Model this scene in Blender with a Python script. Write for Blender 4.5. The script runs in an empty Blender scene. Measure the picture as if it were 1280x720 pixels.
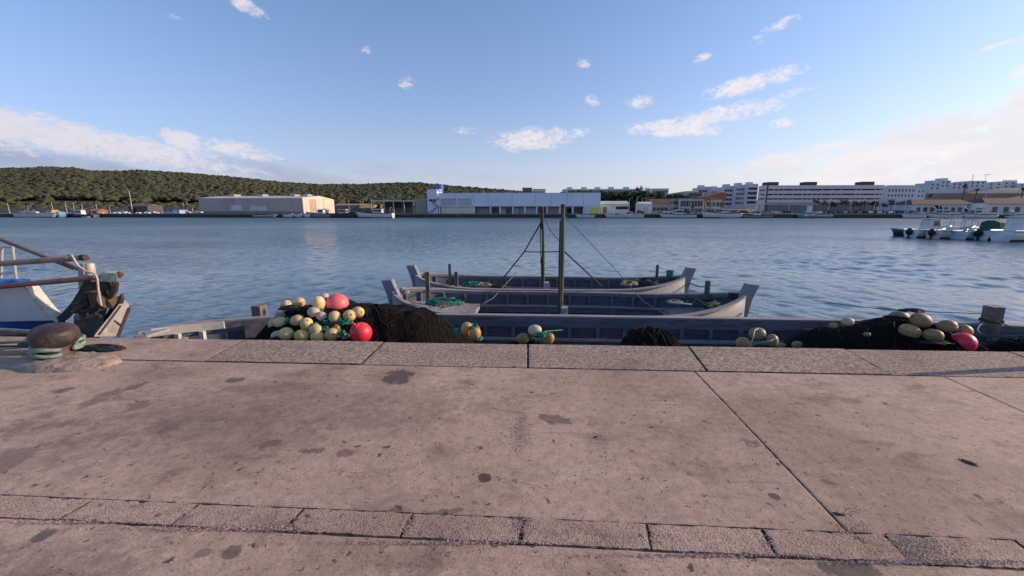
import bpy, bmesh, math, random
import numpy as np
from mathutils import Vector, Matrix, Quaternion, noise as mnoise

C = bpy.context.scene.collection
R = math.radians
rnd = random.Random(7)

# ------------------------------------------------------------------ camera frame of reference (metres; z = 0 is the quay top)
EYE = Vector((0, 0, 1.6))
FPX, HOR, YAW = 500.0, 264.0, 0.0575
PITCH = math.atan((360 - HOR) / FPX)
FW = Vector((-math.sin(YAW) * math.cos(PITCH), math.cos(YAW) * math.cos(PITCH), -math.sin(PITCH)))
RT = Vector((math.cos(YAW), math.sin(YAW), 0))
UP = RT.cross(FW)
WATER = -1.4
FARZ = 0.5

def ray(px, py):
    return FW * FPX + RT * (px - 640) + UP * (360 - py)

def gp(px, py, z=0.0):            # survey point on a level z
    r = ray(px, py)
    return EYE + r * ((z - EYE.z) / r.z)

def at(px, py, Y):                # survey point on the vertical plane y = Y
    r = ray(px, py)
    return EYE + r * (Y / r.y)

# ------------------------------------------------------------------ properties
def tag(o, label=None, cat=None, group=None, kind=None):
    if label: o['label'] = label
    if cat: o['category'] = cat
    if group: o['group'] = group
    if kind: o['kind'] = kind
    return o

def thing(name, label, cat, loc=(0, 0, 0), rz=0.0, group=None):
    o = bpy.data.objects.new(name, None)
    o.empty_display_size = 0.2
    C.objects.link(o)
    o.location = loc
    o.rotation_euler = (0, 0, rz)
    return tag(o, label, cat, group)

def wmat(o):
    m = Matrix.LocRotScale(o.location, o.rotation_euler, o.scale)
    return wmat(o.parent) @ m if o.parent else m

def copy_tree(o, parent=None):
    c = o.copy()
    C.objects.link(c)
    c.parent = parent
    for ch in list(o.children):
        copy_tree(ch, c)
    return c

# ------------------------------------------------------------------ mesh builder
class MB:
    def __init__(s):
        s.v = []; s.f = []

    def add(s, vs, fs):
        n = len(s.v)
        s.v += [Vector(p) for p in vs]
        s.f += [tuple(i + n for i in f) for f in fs]

    def hexa(s, p):               # 8 points: bottom 4 ccw, top 4 ccw
        s.add(p, [(3, 2, 1, 0), (4, 5, 6, 7), (0, 1, 5, 4), (1, 2, 6, 5), (2, 3, 7, 6), (3, 0, 4, 7)])
        return s

    def box(s, c, d, rz=0, rot=None):
        hx, hy, hz = d[0] / 2, d[1] / 2, d[2] / 2
        m = rot if rot is not None else Matrix.Rotation(rz, 3, 'Z')
        c = Vector(c)
        return s.hexa([c + m @ Vector(q) for q in ((-hx, -hy, -hz), (hx, -hy, -hz), (hx, hy, -hz), (-hx, hy, -hz),
                                                  (-hx, -hy, hz), (hx, -hy, hz), (hx, hy, hz), (-hx, hy, hz))])

    def bar(s, a, b, w, h, up=Vector((0, 0, 1))):   # rectangular bar between two points
        a, b = Vector(a), Vector(b)
        d = (b - a).normalized()
        x = d.cross(up)
        if x.length < 1e-4: x = d.cross(Vector((1, 0, 0)))
        x.normalize(); z = x.cross(d)
        x *= w / 2; z *= h / 2
        return s.hexa([a - x - z, a + x - z, b + x - z, b - x - z, a - x + z, a + x + z, b + x + z, b - x + z])

    def extrude(s, poly, vec):
        n = len(poly); vec = Vector(vec)
        p = [Vector(q) for q in poly]
        fs = [tuple(range(n)), tuple(range(2 * n - 1, n - 1, -1))]
        fs += [((i + 1) % n, i, i + n, (i + 1) % n + n) for i in range(n)]
        s.add(p + [q + vec for q in p], fs)
        return s

    def tube(s, pts, r, n=8, closed=False, caps=True):
        pts = [Vector(p) for p in pts]
        m = len(pts)
        rr = r if isinstance(r, (list, tuple)) else [r] * m
        prev = None; rings = []
        for i, p in enumerate(pts):
            a = pts[i - 1] if (i > 0 or closed) else p
            b = pts[(i + 1) % m] if (i < m - 1 or closed) else p
            d = (b - a)
            if d.length < 1e-7: d = Vector((0, 0, 1))
            d.normalize()
            if prev is None:
                u = d.cross(Vector((0, 0, 1)))
                if u.length < 1e-3: u = d.cross(Vector((1, 0, 0)))
            else:
                u = prev - d * prev.dot(d)
                if u.length < 1e-4: u = d.cross(Vector((0.3, 1, 0.2)))
            u.normalize(); prev = u
            w = d.cross(u)
            rings.append([p + (u * math.cos(2 * math.pi * k / n) + w * math.sin(2 * math.pi * k / n)) * rr[i] for k in range(n)])
        s.loft(rings, closed=closed, caps=caps)
        return s

    def loft(s, rings, closed=False, caps=True):
        m, n = len(rings), len(rings[0])
        vs = [p for r_ in rings for p in r_]
        fs = []
        for i in range(m if closed else m - 1):
            j = (i + 1) % m
            for k in range(n):
                l = (k + 1) % n
                fs.append((i * n + k, i * n + l, j * n + l, j * n + k))
        if caps and not closed:
            fs.append(tuple(range(n - 1, -1, -1)))
            fs.append(tuple(range((m - 1) * n, m * n)))
        s.add(vs, fs)
        return s

    def sheet(s, rows):           # open grid
        m, n = len(rows), len(rows[0])
        s.add([p for r_ in rows for p in r_], [(i * n + k, i * n + k + 1, (i + 1) * n + k + 1, (i + 1) * n + k) for i in range(m - 1) for k in range(n - 1)])
        return s

    def lathe(s, prof, o=(0, 0, 0), n=24, rot=None):
        o = Vector(o); rot = rot or Matrix.Identity(3)
        rings = [[o + rot @ Vector((r_ * math.cos(2 * math.pi * k / n), r_ * math.sin(2 * math.pi * k / n), z)) for k in range(n)] for r_, z in prof]
        return s.loft(rings)

    def ell(s, c, rad, rot=None, seg=14, rings=9, jit=0.0, seed=0):
        c = Vector(c); rot = rot or Matrix.Identity(3)
        g = random.Random(seed)
        rs = []
        for i in range(rings + 1):
            t = math.pi * i / rings
            rs.append([c + rot @ Vector((rad[0] * math.sin(t + 1e-3) * math.cos(2 * math.pi * k / seg) * (1 + g.uniform(-jit, jit)),
                                         rad[1] * math.sin(t + 1e-3) * math.sin(2 * math.pi * k / seg) * (1 + g.uniform(-jit, jit)),
                                         -rad[2] * math.cos(t))) for k in range(seg)])
        return s.loft(rs)

    def build(s, name, mat, parent=None, smooth=None, local=False, bevel=0.0, bseg=2):
        me = bpy.data.meshes.new(name)
        vs = s.v
        if parent is not None and not local:
            inv = wmat(parent).inverted()
            vs = [inv @ p for p in vs]
        me.from_pydata([tuple(p) for p in vs], [], s.f)
        bm = bmesh.new(); bm.from_mesh(me)
        bmesh.ops.recalc_face_normals(bm, faces=bm.faces)
        if bevel:
            es = [e for e in bm.edges if len(e.link_faces) == 2 and e.calc_face_angle(0) > 0.5]
            bmesh.ops.bevel(bm, geom=es, offset=bevel, segments=bseg, profile=0.6, affect='EDGES', clamp_overlap=True)
        bm.to_mesh(me); bm.free()
        me.materials.append(mat)
        o = bpy.data.objects.new(name, me)
        C.objects.link(o)
        if parent is not None: o.parent = parent
        if smooth is not None:
            for p in me.polygons: p.use_smooth = True
            if smooth < 3.1:
                try: me.set_sharp_from_angle(angle=smooth)
                except Exception: pass
        return o

SM = R(35)

def struct(name, mb, mat, **k):
    return tag(mb.build(name, mat, **k), kind='structure')

def spline(pts, n=8, closed=False):   # Catmull-Rom
    p = [Vector(q) for q in pts]; m = len(p); out = []
    for i in range(m if closed else m - 1):
        a = p[i - 1] if (i > 0 or closed) else p[0]
        b, c = p[i], p[(i + 1) % m]
        d = p[(i + 2) % m] if (i + 2 < m or closed) else p[-1]
        for k in range(n):
            t = k / n
            out.append(0.5 * ((2 * b) + (c - a) * t + (2 * a - 5 * b + 4 * c - d) * t * t + (3 * b - a - 3 * c + d) * t ** 3))
    if not closed: out.append(p[-1])
    return out

def lerp(xs, ys, x):
    return float(np.interp(x, xs, ys))

# ------------------------------------------------------------------ materials
class NT:
    def __init__(s, tree): s.t = tree
    def n(s, typ, **k):
        nd = s.t.nodes.new(typ)
        for a, b in k.items(): setattr(nd, a, b)
        return nd
    def link(s, a, b): s.t.links.new(a, b)
    def _set(s, sock, v):
        if hasattr(v, 'is_output'): s.link(v, sock)
        elif v is not None: sock.default_value = v
    def math(s, op, a, b=None, c=None, clamp=False):
        nd = s.n('ShaderNodeMath', operation=op, use_clamp=clamp)
        for i, v in enumerate((a, b, c)):
            if v is not None: s._set(nd.inputs[i], v)
        return nd.outputs[0]
    def vec(s, op, a, b=None):
        nd = s.n('ShaderNodeVectorMath', operation=op)
        s._set(nd.inputs[0], a)
        if b is not None: s._set(nd.inputs[1], b)
        return nd.outputs['Value'] if op in ('DOT_PRODUCT', 'LENGTH', 'DISTANCE') else nd.outputs[0]
    def noise(s, vec, scale, detail=4, rough=0.55, dist=0.0, col=False):
        nd = s.n('ShaderNodeTexNoise')
        if vec is not None: s.link(vec, nd.inputs['Vector'])
        nd.inputs['Scale'].default_value = scale; nd.inputs['Detail'].default_value = detail
        nd.inputs['Roughness'].default_value = rough; nd.inputs['Distortion'].default_value = dist
        return nd.outputs['Color'] if col else nd.outputs['Fac']
    def voro(s, vec, scale, feature='F1', rand=1.0):
        nd = s.n('ShaderNodeTexVoronoi', feature=feature)
        s.link(vec, nd.inputs['Vector']); nd.inputs['Scale'].default_value = scale
        nd.inputs['Randomness'].default_value = rand
        return nd
    def ramp(s, v, a, b, lo=0.0, hi=1.0, smooth=True):
        nd = s.n('ShaderNodeMapRange', interpolation_type='SMOOTHSTEP' if smooth else 'LINEAR')
        s._set(nd.inputs[0], v)
        for i, q in enumerate((a, b, lo, hi)): nd.inputs[i + 1].default_value = q
        return nd.outputs[0]
    def mix(s, f, a, b, mode='MIX'):
        nd = s.n('ShaderNodeMix', data_type='RGBA', blend_type=mode)
        s._set(nd.inputs[0], f); s._set(nd.inputs[6], a); s._set(nd.inputs[7], b)
        return nd.outputs[2]
    def map(s, vec, loc=(0, 0, 0), rot=(0, 0, 0), sc=(1, 1, 1), typ='POINT'):
        nd = s.n('ShaderNodeMapping', vector_type=typ)
        s.link(vec, nd.inputs[0])
        nd.inputs[1].default_value = loc; nd.inputs[2].default_value = rot; nd.inputs[3].default_value = sc
        return nd.outputs[0]
    def bump(s, h, strength, dist=0.01, normal=None):
        nd = s.n('ShaderNodeBump')
        s.link(h, nd.inputs['Height']); nd.inputs['Strength'].default_value = strength; nd.inputs['Distance'].default_value = dist
        if normal is not None: s.link(normal, nd.inputs['Normal'])
        return nd.outputs[0]

def c4(c): return (c[0], c[1], c[2], 1.0)

def newmat(name):
    m = bpy.data.materials.new(name); m.use_nodes = True
    t = NT(m.node_tree)
    for nd in list(m.node_tree.nodes): m.node_tree.nodes.remove(nd)
    out = t.n('ShaderNodeOutputMaterial'); p = t.n('ShaderNodeBsdfPrincipled')
    t.link(p.outputs[0], out.inputs[0])
    return m, t, p

_mats = {}
def M(name, col, rough=0.6, var=0.2, scale=3.0, bump=0.0, bscale=30.0, metal=0.0, col2=None, mixlo=0.45, mixhi=0.65, sc=(1, 1, 1), rand=0.0, spec=None, dirt=0.0):
    """weathered surface: base colour with noise in value, an optional second colour in patches, fine bump, per-object variation"""
    if name in _mats: return _mats[name]
    m, t, p = newmat(name)
    tc = t.n('ShaderNodeTexCoord').outputs['Object']
    v = t.map(tc, sc=sc)
    oi = t.n('ShaderNodeObjectInfo').outputs['Random']
    off = t.n('ShaderNodeCombineXYZ'); t.link(t.math('MULTIPLY', oi, 37.0), off.inputs[0]); t.link(t.math('MULTIPLY', oi, 11.0), off.inputs[1])
    v = t.vec('ADD', v, off.outputs[0])
    n1 = t.noise(v, scale, 6, 0.6)
    k = t.ramp(n1, 0.25, 0.75, 1 - var, 1 + var, False)
    colr = c4(col)
    if col2 is not None:
        n2 = t.noise(t.vec('ADD', v, (5.2, 1.3, 7.7)), scale * 1.7, 7, 0.65)
        colr = t.mix(t.ramp(n2, mixlo, mixhi), c4(col), c4(col2))
    if dirt:
        n3 = t.noise(t.vec('ADD', v, (1.7, 9.1, 3.3)), scale * 4, 8, 0.7)
        colr = t.mix(t.ramp(n3, 0.5, 0.75, 0, dirt), colr, c4([c * 0.25 for c in col]))
    colr = t.mix(1.0, colr, (0, 0, 0, 1), 'MIX') if False else colr
    hsv = t.n('ShaderNodeHueSaturation')
    t._set(hsv.inputs['Color'], colr); t.link(k, hsv.inputs['Value'])
    if rand:
        t.link(t.math('MULTIPLY', k, t.ramp(oi, 0, 1, 1 - rand, 1 + rand, False)), hsv.inputs['Value'])
        w = t.n('ShaderNodeTexWhiteNoise', noise_dimensions='1D'); t.link(oi, w.inputs['W'])
        t.link(t.ramp(w.outputs[0], 0, 1, 0.5 - rand * 0.06, 0.5 + rand * 0.06, False), hsv.inputs['Hue'])
        t.link(t.ramp(w.outputs[0], 0, 1, 1 - rand * 0.8, 1 + rand * 0.3, False), hsv.inputs['Saturation'])
    t.link(hsv.outputs[0], p.inputs['Base Color'])
    t.link(t.ramp(n1, 0.3, 0.7, max(0.02, rough - 0.12), min(1, rough + 0.12), False), p.inputs['Roughness'])
    p.inputs['Metallic'].default_value = metal
    if spec is not None: p.inputs['Specular IOR Level'].default_value = spec
    if bump:
        t.link(t.bump(t.noise(v, bscale, 5, 0.6), bump, 0.01), p.inputs['Normal'])
    _mats[name] = m
    return m
# ------------------------------------------------------------------ camera, sun, sky
cam = bpy.data.cameras.new('camera'); cam.sensor_width = 36; cam.lens = FPX / 1280 * 36
cam.clip_start = 0.05; cam.clip_end = 20000
co = bpy.data.objects.new('camera', cam); C.objects.link(co); co.location = EYE
co.rotation_euler = Matrix((RT, UP, -FW)).transposed().to_euler()
bpy.context.scene.camera = co

SUN_AZ, SUN_EL = R(80), R(19)          # measured clockwise from +Y (straight over the water)
sd = Vector((math.sin(SUN_AZ) * math.cos(SUN_EL), math.cos(SUN_AZ) * math.cos(SUN_EL), math.sin(SUN_EL)))
sl = bpy.data.lights.new('sun', 'SUN'); sl.energy = 5.0; sl.angle = R(0.6); sl.color = (1.0, 0.77, 0.54)
so = bpy.data.objects.new('sun', sl); C.objects.link(so); so.location = sd * 50
so.rotation_euler = sd.to_track_quat('Z', 'Y').to_euler()

sc_ = bpy.context.scene
sc_.view_settings.view_transform = 'Standard'; sc_.view_settings.look = 'None'; sc_.view_settings.exposure = 0
W = bpy.data.worlds.new('World'); sc_.world = W; W.use_nodes = True
t = NT(W.node_tree)
for nd in list(W.node_tree.nodes): W.node_tree.nodes.remove(nd)
wo = t.n('ShaderNodeOutputWorld'); bg = t.n('ShaderNodeBackground'); t.link(bg.outputs[0], wo.inputs[0])
sky = t.n('ShaderNodeTexSky', sky_type='NISHITA'); sky.sun_disc = False
sky.sun_elevation = SUN_EL; sky.sun_rotation = SUN_AZ
sky.air_density = 1.0; sky.dust_density = 0.6; sky.ozone_density = 1.4; sky.altitude = 0
BGS = 0.15
bg.inputs[1].default_value = BGS
d = t.vec('NORMALIZE', t.n('ShaderNodeTexCoord').outputs['Generated'])
sp = t.n('ShaderNodeSeparateXYZ'); t.link(d, sp.inputs[0])
el = t.math('MAXIMUM', sp.outputs[2], 0.0)
base = t.mix(1.0, sky.outputs[0], (1.04, 1.16, 1.38, 1), 'MULTIPLY')
base = t.mix(1.0, base, t.mix(t.ramp(el, 0.02, 0.5), (0.90, 0.82, 0.88, 1), (1, 1, 1, 1)), 'MULTIPLY')
# pale haze low over the horizon, warmer and brighter on the side of the sun
tow = t.ramp(t.vec('DOT_PRODUCT', d, (sd.x, sd.y, 0.0)), -0.7, 1.0, 0, 1, False)
hz = t.mix(tow, c4([c / BGS for c in (0.36, 0.44, 0.66)]), c4([c / BGS for c in (0.84, 0.78, 0.78)]))
hf = t.math('MULTIPLY', t.math('POWER', 2.718, t.math('MULTIPLY', el, -7.5)), 0.85)
base = t.mix(hf, base, hz)
fb = t.noise(t.map(d, sc=(1, 1, 2.6)), 9.0, 9, 0.62, 0.25)
fb2 = t.noise(t.map(d, sc=(1, 1, 2.2)), 26.0, 7, 0.6, 0.4)
fbm = t.math('ADD', t.math('MULTIPLY', t.math('SUBTRACT', fb, 0.5), 1.3), t.math('MULTIPLY', t.math('SUBTRACT', fb2, 0.5), 0.75))

fb3 = t.noise(t.map(d, rot=(0, 0, 0), sc=(1, 1, 1.9)), 62.0, 7, 0.66, 0.5)
fbh = t.math('ADD', t.math('MULTIPLY', t.math('SUBTRACT', fb2, 0.5), 1.5), t.math('MULTIPLY', t.math('SUBTRACT', fb3, 0.5), 1.9))
def blobs(lst):
    tot = None
    for px, py, wx, wy, tilt, amp in lst:
        r0 = ray(px, py).normalized()
        k = 1.0 / ray(px, py).length
        tx = RT * math.cos(R(tilt)) + UP * math.sin(R(tilt)); ty = UP * math.cos(R(tilt)) - RT * math.sin(R(tilt))
        tx = (tx - r0 * tx.dot(r0)).normalized(); ty = (ty - r0 * ty.dot(r0)).normalized()
        # angular half widths from the size seen at that place
        ax = (ray(px + wx * math.cos(R(tilt)), py - wx * math.sin(R(tilt))).normalized() - r0).length
        ay = (ray(px - wy * math.sin(R(tilt)), py - wy * math.cos(R(tilt))).normalized() - r0).length
        a = t.vec('DOT_PRODUCT', d, tuple(tx / ax)); b = t.vec('DOT_PRODUCT', d, tuple(ty / ay))
        q = t.math('MULTIPLY_ADD', a, a, t.math('MULTIPLY', b, b))
        m = t.math('MULTIPLY', t.math('SUBTRACT', 1.0, q, clamp=True), amp)
        tot = m if tot is None else t.math('MAXIMUM', tot, m)
    return tot

def cover(lst, lo, hi, k=1.0, fbm=fbm):
    b = blobs(lst)
    s_ = t.math('ADD', b, t.math('MULTIPLY', t.math('MULTIPLY', fbm, k), t.ramp(b, 0, 0.35)))
    return t.ramp(s_, lo, hi)

grey = cover([(60, 205, 330, 26, -3, 1.0), (300, 212, 260, 20, 0, 0.75), (520, 215, 260, 16, 0, 0.4), (1180, 222, 260, 22, 2, 0.5), (960, 216, 160, 9, 0, 0.4)], 0.15, 0.95, 0.8)
white = cover([(95, 172, 260, 27, -1, 1.2), (228, 175, 34, 16, 0, 1.25), (300, 188, 64, 15, 0, 0.95), (-40, 168, 130, 22, 0, .9),
               (300, 3, 42, 12, -12, 0.95), (213, 20, 20, 6, 0, 0.5), (508, 103, 14, 13, 20, 0.62), (458, 63, 12, 8, 0, 0.42),
               (582, 163, 24, 7, 0, 0.6), (665, 174, 66, 20, 2, 0.95), (725, 165, 22, 9, 0, 0.6), (728, 80, 13, 10, -20, 0.6), (739, 125, 16, 10, -30, 0.55),
               (800, 127, 26, 12, 0, 0.7), (880, 70, 22, 8, 15, 0.62), (950, 46, 24, 12, 20, 0.45), (978, 30, 34, 9, 6, 0.6),
               (935, 105, 85, 15, 3, 1.0), (905, 142, 105, 15, 0, 0.95), (842, 161, 82, 15, -8, 1.0), (980, 153, 28, 8, 0, 0.7),
               (985, 118, 55, 7, 3, 0.5), (1255, 54, 50, 6, 0, 0.75), (1275, 90, 26, 10, 10, 0.8)], 0.18, 1.2, 1.05, fbh)
bank = cover([(1300, 190, 330, 75, 13, 1.25), (1120, 190, 240, 45, 12, 0.9), (1000, 200, 200, 22, 5, 0.6), (1330, 140, 140, 70, 14, 1.2)], 0.14, 0.80, 1.0, t.math('ADD', fbm, t.math('MULTIPLY', fbh, 0.35)))
sunny = t.mix(tow, c4([c / BGS for c in (0.76, 0.72, 0.80)]), c4([c / BGS for c in (0.98, 0.92, 0.90)]))
base = t.mix(t.math('MULTIPLY', grey, 0.7), base, t.mix(tow, c4([c / BGS for c in (0.31, 0.34, 0.50)]), c4([c / BGS for c in (0.66, 0.65, 0.72)])))
bankc = t.mix(t.ramp(t.noise(t.map(d, loc=(2, 3, 1), rot=(0, R(10), 0), sc=(1, 1, 4.5)), 6.0, 6, 0.6, 0.3), 0.42, 0.62, 0, .6), sunny, c4([c / BGS for c in (0.80, 0.80, 0.86)]))
base = t.mix(t.math('MULTIPLY', bank, 0.95), base, bankc)
base = t.mix(t.math('MULTIPLY', white, 0.95), base, sunny)
t.link(base, bg.inputs[0])
try:
    W.cycles.sampling_method = 'MANUAL'; W.cycles.sample_map_resolution = 512
except Exception: pass

# ------------------------------------------------------------------ water
def water_mat():
    m, t, p = newmat('harbour_water')
    pos = t.n('ShaderNodeNewGeometry').outputs['Position']
    dist = t.vec('LENGTH', t.vec('SUBTRACT', pos, (0, 0, WATER)))
    big = t.noise(t.map(pos, sc=(0.018, 0.06, 1)), 1.0, 4, 0.6)
    calm = t.ramp(big, 0.38, 0.62, 0.45, 1.15)
    v1 = t.map(pos, rot=(0, 0, R(-12)), sc=(1.5, 2.1, 1))
    a = t.noise(v1, 1.0, 3, 0.5, 0.6)
    b = t.noise(t.map(pos, rot=(0, 0, R(18)), sc=(3.8, 5.2, 1)), 1.0, 4, 0.55, 0.8)
    cc = t.noise(t.map(pos, sc=(0.18, 0.42, 1)), 1.0, 3, 0.5, 0.4)
    h = t.math('MULTIPLY_ADD', a, 0.62, t.math('MULTIPLY_ADD', b, 0.2, t.math('MULTIPLY', cc, 1.2)))
    fade = t.ramp(dist, 15, 190, 1.0, 0.8, False)
    bm_ = t.n('ShaderNodeBump'); t.link(t.math('MULTIPLY', h, t.ramp(dist, 25, 190, 0.35, 9.0, False)), bm_.inputs['Height']); bm_.inputs['Distance'].default_value = 0.15
    t.link(t.math('MULTIPLY', calm, fade), bm_.inputs['Strength'])
    t.link(bm_.outputs[0], p.inputs['Normal'])
    p.inputs['Base Color'].default_value = (0.052, 0.092, 0.118, 1)
    t.link(t.ramp(dist, 10, 150, 0.05, 0.38, False), p.inputs['Roughness'])
    p.inputs['IOR'].default_value = 1.40
    return m
def water_sheet():
    # rippled surface out to 90 m, then a flat sheet to the horizon (its ripples are in the material)
    g = np.random.default_rng(12)
    ys = [4.66]
    while ys[-1] < 90: ys.append(ys[-1] + .055 + .0042 * ys[-1])
    ys = np.array(ys); ys[-1] = 90.0
    s = np.linspace(-1, 1, 1250)
    Y = np.repeat(ys[:, None], len(s), 1); hw = 1.5 * ys + 12
    X = s[None, :] * hw[:, None]
    cell = (.055 + .0042 * ys)[:, None]
    Z = np.zeros_like(X)
    n = 64; lam = np.exp(g.uniform(math.log(.17), math.log(1.7), n)); th = g.normal(R(200), R(42), n); ph = g.uniform(0, 6.28, n)
    for l, a_, p_ in zip(lam, th, ph):
        amp = .135 * math.sqrt(2 / n) * l / 6.283
        k = 6.283 / l
        Z += amp * np.sin(k * (X * math.cos(a_) + Y * math.sin(a_)) + p_) * np.clip((l / cell - 2.2) / 2.0, 0, 1)
    gust = .72 + .42 * np.sin(X * .11 + Y * .06 + 1.3 * np.sin(Y * .09)) * np.sin(Y * .13 - X * .03 + 2) + .2 * np.sin(X * .4 + Y * .33)
    fade = np.clip((90 - Y) / 25, 0, 1) * np.clip((1 - np.abs(s))[None, :] / .06, 0, 1) * np.clip((Y - 4.66) / .1, 0, 1)
    Z = WATER + Z * np.clip(gust, .25, 1.3) * fade
    V = np.stack([X, Y, Z], -1).reshape(-1, 3)
    m, c = X.shape
    i = (np.arange(m - 1)[:, None] * c + np.arange(c - 1)[None, :]).ravel()
    F = np.stack([i, i + 1, i + c + 1, i + c], 1)
    hw0, hw1 = float(hw[0]), float(hw[-1])
    ex = np.array([(-7000, 4.66, WATER), (-hw0, 4.66, WATER), (-hw1, 90, WATER), (-7000, 90, WATER), (hw0, 4.66, WATER), (7000, 4.66, WATER), (7000, 90, WATER), (hw1, 90, WATER), (-7000, 7000, WATER), (7000, 7000, WATER)])
    b = len(V)
    F = np.concatenate([F, np.array([(b, b + 1, b + 2, b + 3), (b + 4, b + 5, b + 6, b + 7), (b + 3, b + 6, b + 9, b + 8)])]).astype(np.int32)
    V = np.concatenate([V, ex]).astype(np.float32)
    me = bpy.data.meshes.new('water'); me.vertices.add(len(V)); me.vertices.foreach_set('co', V.ravel())
    me.loops.add(F.size); me.loops.foreach_set('vertex_index', F.ravel())
    me.polygons.add(len(F)); me.polygons.foreach_set('loop_start', np.arange(0, F.size, 4, dtype=np.int32)); me.polygons.foreach_set('loop_total', np.full(len(F), 4, dtype=np.int32))
    me.polygons.foreach_set('use_smooth', np.ones(len(F), dtype=bool))
    me.update(calc_edges=True); me.materials.append(water_mat())
    o = bpy.data.objects.new('water', me); C.objects.link(o)
    return tag(o, kind='structure')
water_sheet()

# ------------------------------------------------------------------ quay
def ground_mat(name, kind):
    m, t, p = newmat(name)
    pos = t.n('ShaderNodeNewGeometry').outputs['Position']
    if kind == 'slab':  c1, c2, c3 = (0.47, 0.325, 0.245), (0.32, 0.215, 0.158), (0.51, 0.37, 0.29)
    elif kind == 'cope': c1, c2, c3 = (0.60, 0.43, 0.335), (0.48, 0.34, 0.265), (0.66, 0.49, 0.40)
    else: c1, c2, c3 = (0.455, 0.315, 0.24), (0.32, 0.215, 0.16), (0.42, 0.30, 0.235)
    n1 = t.noise(pos, 0.55, 7, 0.62, 0.5)
    col = t.mix(t.ramp(n1, 0.34, 0.60), c4(c2), c4(c1))
    n2 = t.noise(t.map(pos, loc=(3, 7, 0), rot=(0, 0, R(35)), sc=(0.8, 2.6, 1)), 1.3, 8, 0.65, 0.3)
    col = t.mix(t.ramp(n2, 0.52, 0.72, 0, 0.6), col, c4(c3))
    n3 = t.noise(t.map(pos, loc=(11, 2, 0), sc=(1.1, 1.6, 1)), 1.7, 9, 0.68, 0.4)
    col = t.mix(t.ramp(n3, 0.50, 0.72, 0, 0.75), col, c4([q * 0.52 for q in c2]))
    grain = t.noise(pos, 95, 6, 0.75)
    mid = t.noise(pos, 14, 6, 0.7)
    col = t.mix(1.0, col, t.math('MULTIPLY', t.ramp(grain, 0.25, 0.75, 0.58, 1.42, False), t.ramp(mid, 0.3, 0.7, 0.80, 1.20, False)), 'MULTIPLY')
    dis = t.vec('ADD', pos, t.vec('SCALE', t.vec('SUBTRACT', t.noise(pos, 30, 4, 0.6, col=True), (0.5, 0.5, 0.5))))
    dis.node.inputs[1].links[0].from_node.inputs['Scale'].default_value = 0.10
    dark = None
    for sc_, size, share in ((6.0, 0.14, 0.80), (11.0, 0.18, 0.62), (22.0, 0.22, 0.50), (44.0, 0.26, 0.46), (80.0, 0.28, 0.5)):
        vv = t.voro(t.map(dis, sc=(1.0, 1.0, 0.0)), sc_)
        r_ = t.n('ShaderNodeSeparateColor'); t.link(vv.outputs['Color'], r_.inputs[0])
        on = t.math('GREATER_THAN', r_.outputs[0], share)
        rad = t.math('MULTIPLY_ADD', r_.outputs[1], size, size * 0.3)
        dd = t.math('SUBTRACT', rad, vv.outputs['Distance'])
        mk = t.math('MULTIPLY', t.ramp(dd, 0.0, 0.05), on)
        mk = t.math('MULTIPLY', mk, t.math('MULTIPLY_ADD', r_.outputs[2], 0.5, 0.5))
        dark = mk if dark is None else t.math('MAXIMUM', dark, mk)
    if kind == 'slab':
        ed = t.noise(pos, 9, 6, 0.7)
        sep = t.n('ShaderNodeSeparateXYZ'); t.link(pos, sep.inputs[0])
        wv = t.vec('ADD', t.vec('MULTIPLY', t.vec('SUBTRACT', t.noise(pos, 5, 4, 0.6, col=True), (0.5, 0.5, 0.5)), (0.30, 0.20, 0)), t.vec('MULTIPLY', t.vec('SUBTRACT', t.noise(pos, 24, 4, 0.7, col=True), (0.5, 0.5, 0.5)), (0.10, 0.07, 0)))
        wpos = t.vec('ADD', pos, wv)
        for px, py, wx, wy, ang, amp in STAINS:
            c = gp(px, py); rx = (gp(px + wx, py) - c).length; ry = (gp(px, py - wy) - c).length
            q = t.map(wpos if rx > .06 else pos, loc=(c.x, c.y, 0), rot=(0, 0, R(ang)), sc=(rx, ry, 1), typ='TEXTURE')
            l_ = t.math('ADD', t.vec('LENGTH', q), t.math('MULTIPLY', t.math('SUBTRACT', ed, 0.5), 2.6 if amp < 0.56 else 1.7))
            mk = t.ramp(l_, 1.0, 0.72 if amp > 0.55 else -0.1, 0, amp if amp > 0.55 else amp * 1.15)
            dark = t.math('MAXIMUM', dark, mk)
        for (p0x, p0y, p1x, p1y) in ((268, 479, -60, 650), (590, 590, 700, 612), (1110, 500, 1190, 548)):
            u0, u1 = gp(p0x, p0y), gp(p1x, p1y); L_c = (u1 - u0).length
            q = t.map(pos, loc=(u0.x, u0.y, 0), rot=(0, 0, math.atan2(u1.y - u0.y, u1.x - u0.x)), sc=(L_c, 1, 1), typ='TEXTURE')
            sq = t.n('ShaderNodeSeparateXYZ'); t.link(q, sq.inputs[0])
            yy = t.math('ABSOLUTE', t.math('ADD', sq.outputs[1], t.math('MULTIPLY', t.math('SUBTRACT', t.noise(pos, 3, 6, .7), 0.5), 0.16)))
            on = t.math('MULTIPLY', t.math('GREATER_THAN', sq.outputs[0], 0.0), t.math('LESS_THAN', sq.outputs[0], 1.0))
            dark = t.math('MAXIMUM', dark, t.math('MULTIPLY', on, t.ramp(yy, 0.006, 0.001, 0, .5)))
        # long faint drag marks and a crack wandering inland on the left
        dr = t.noise(t.map(pos, loc=(2, 5, 0), rot=(0, 0, R(-8)), sc=(0.5, 9, 1)), 1.6, 5, 0.6, 0.3)
        dark = t.math('MAXIMUM', dark, t.ramp(dr, 0.63, 0.72, 0, 0.3))
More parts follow.
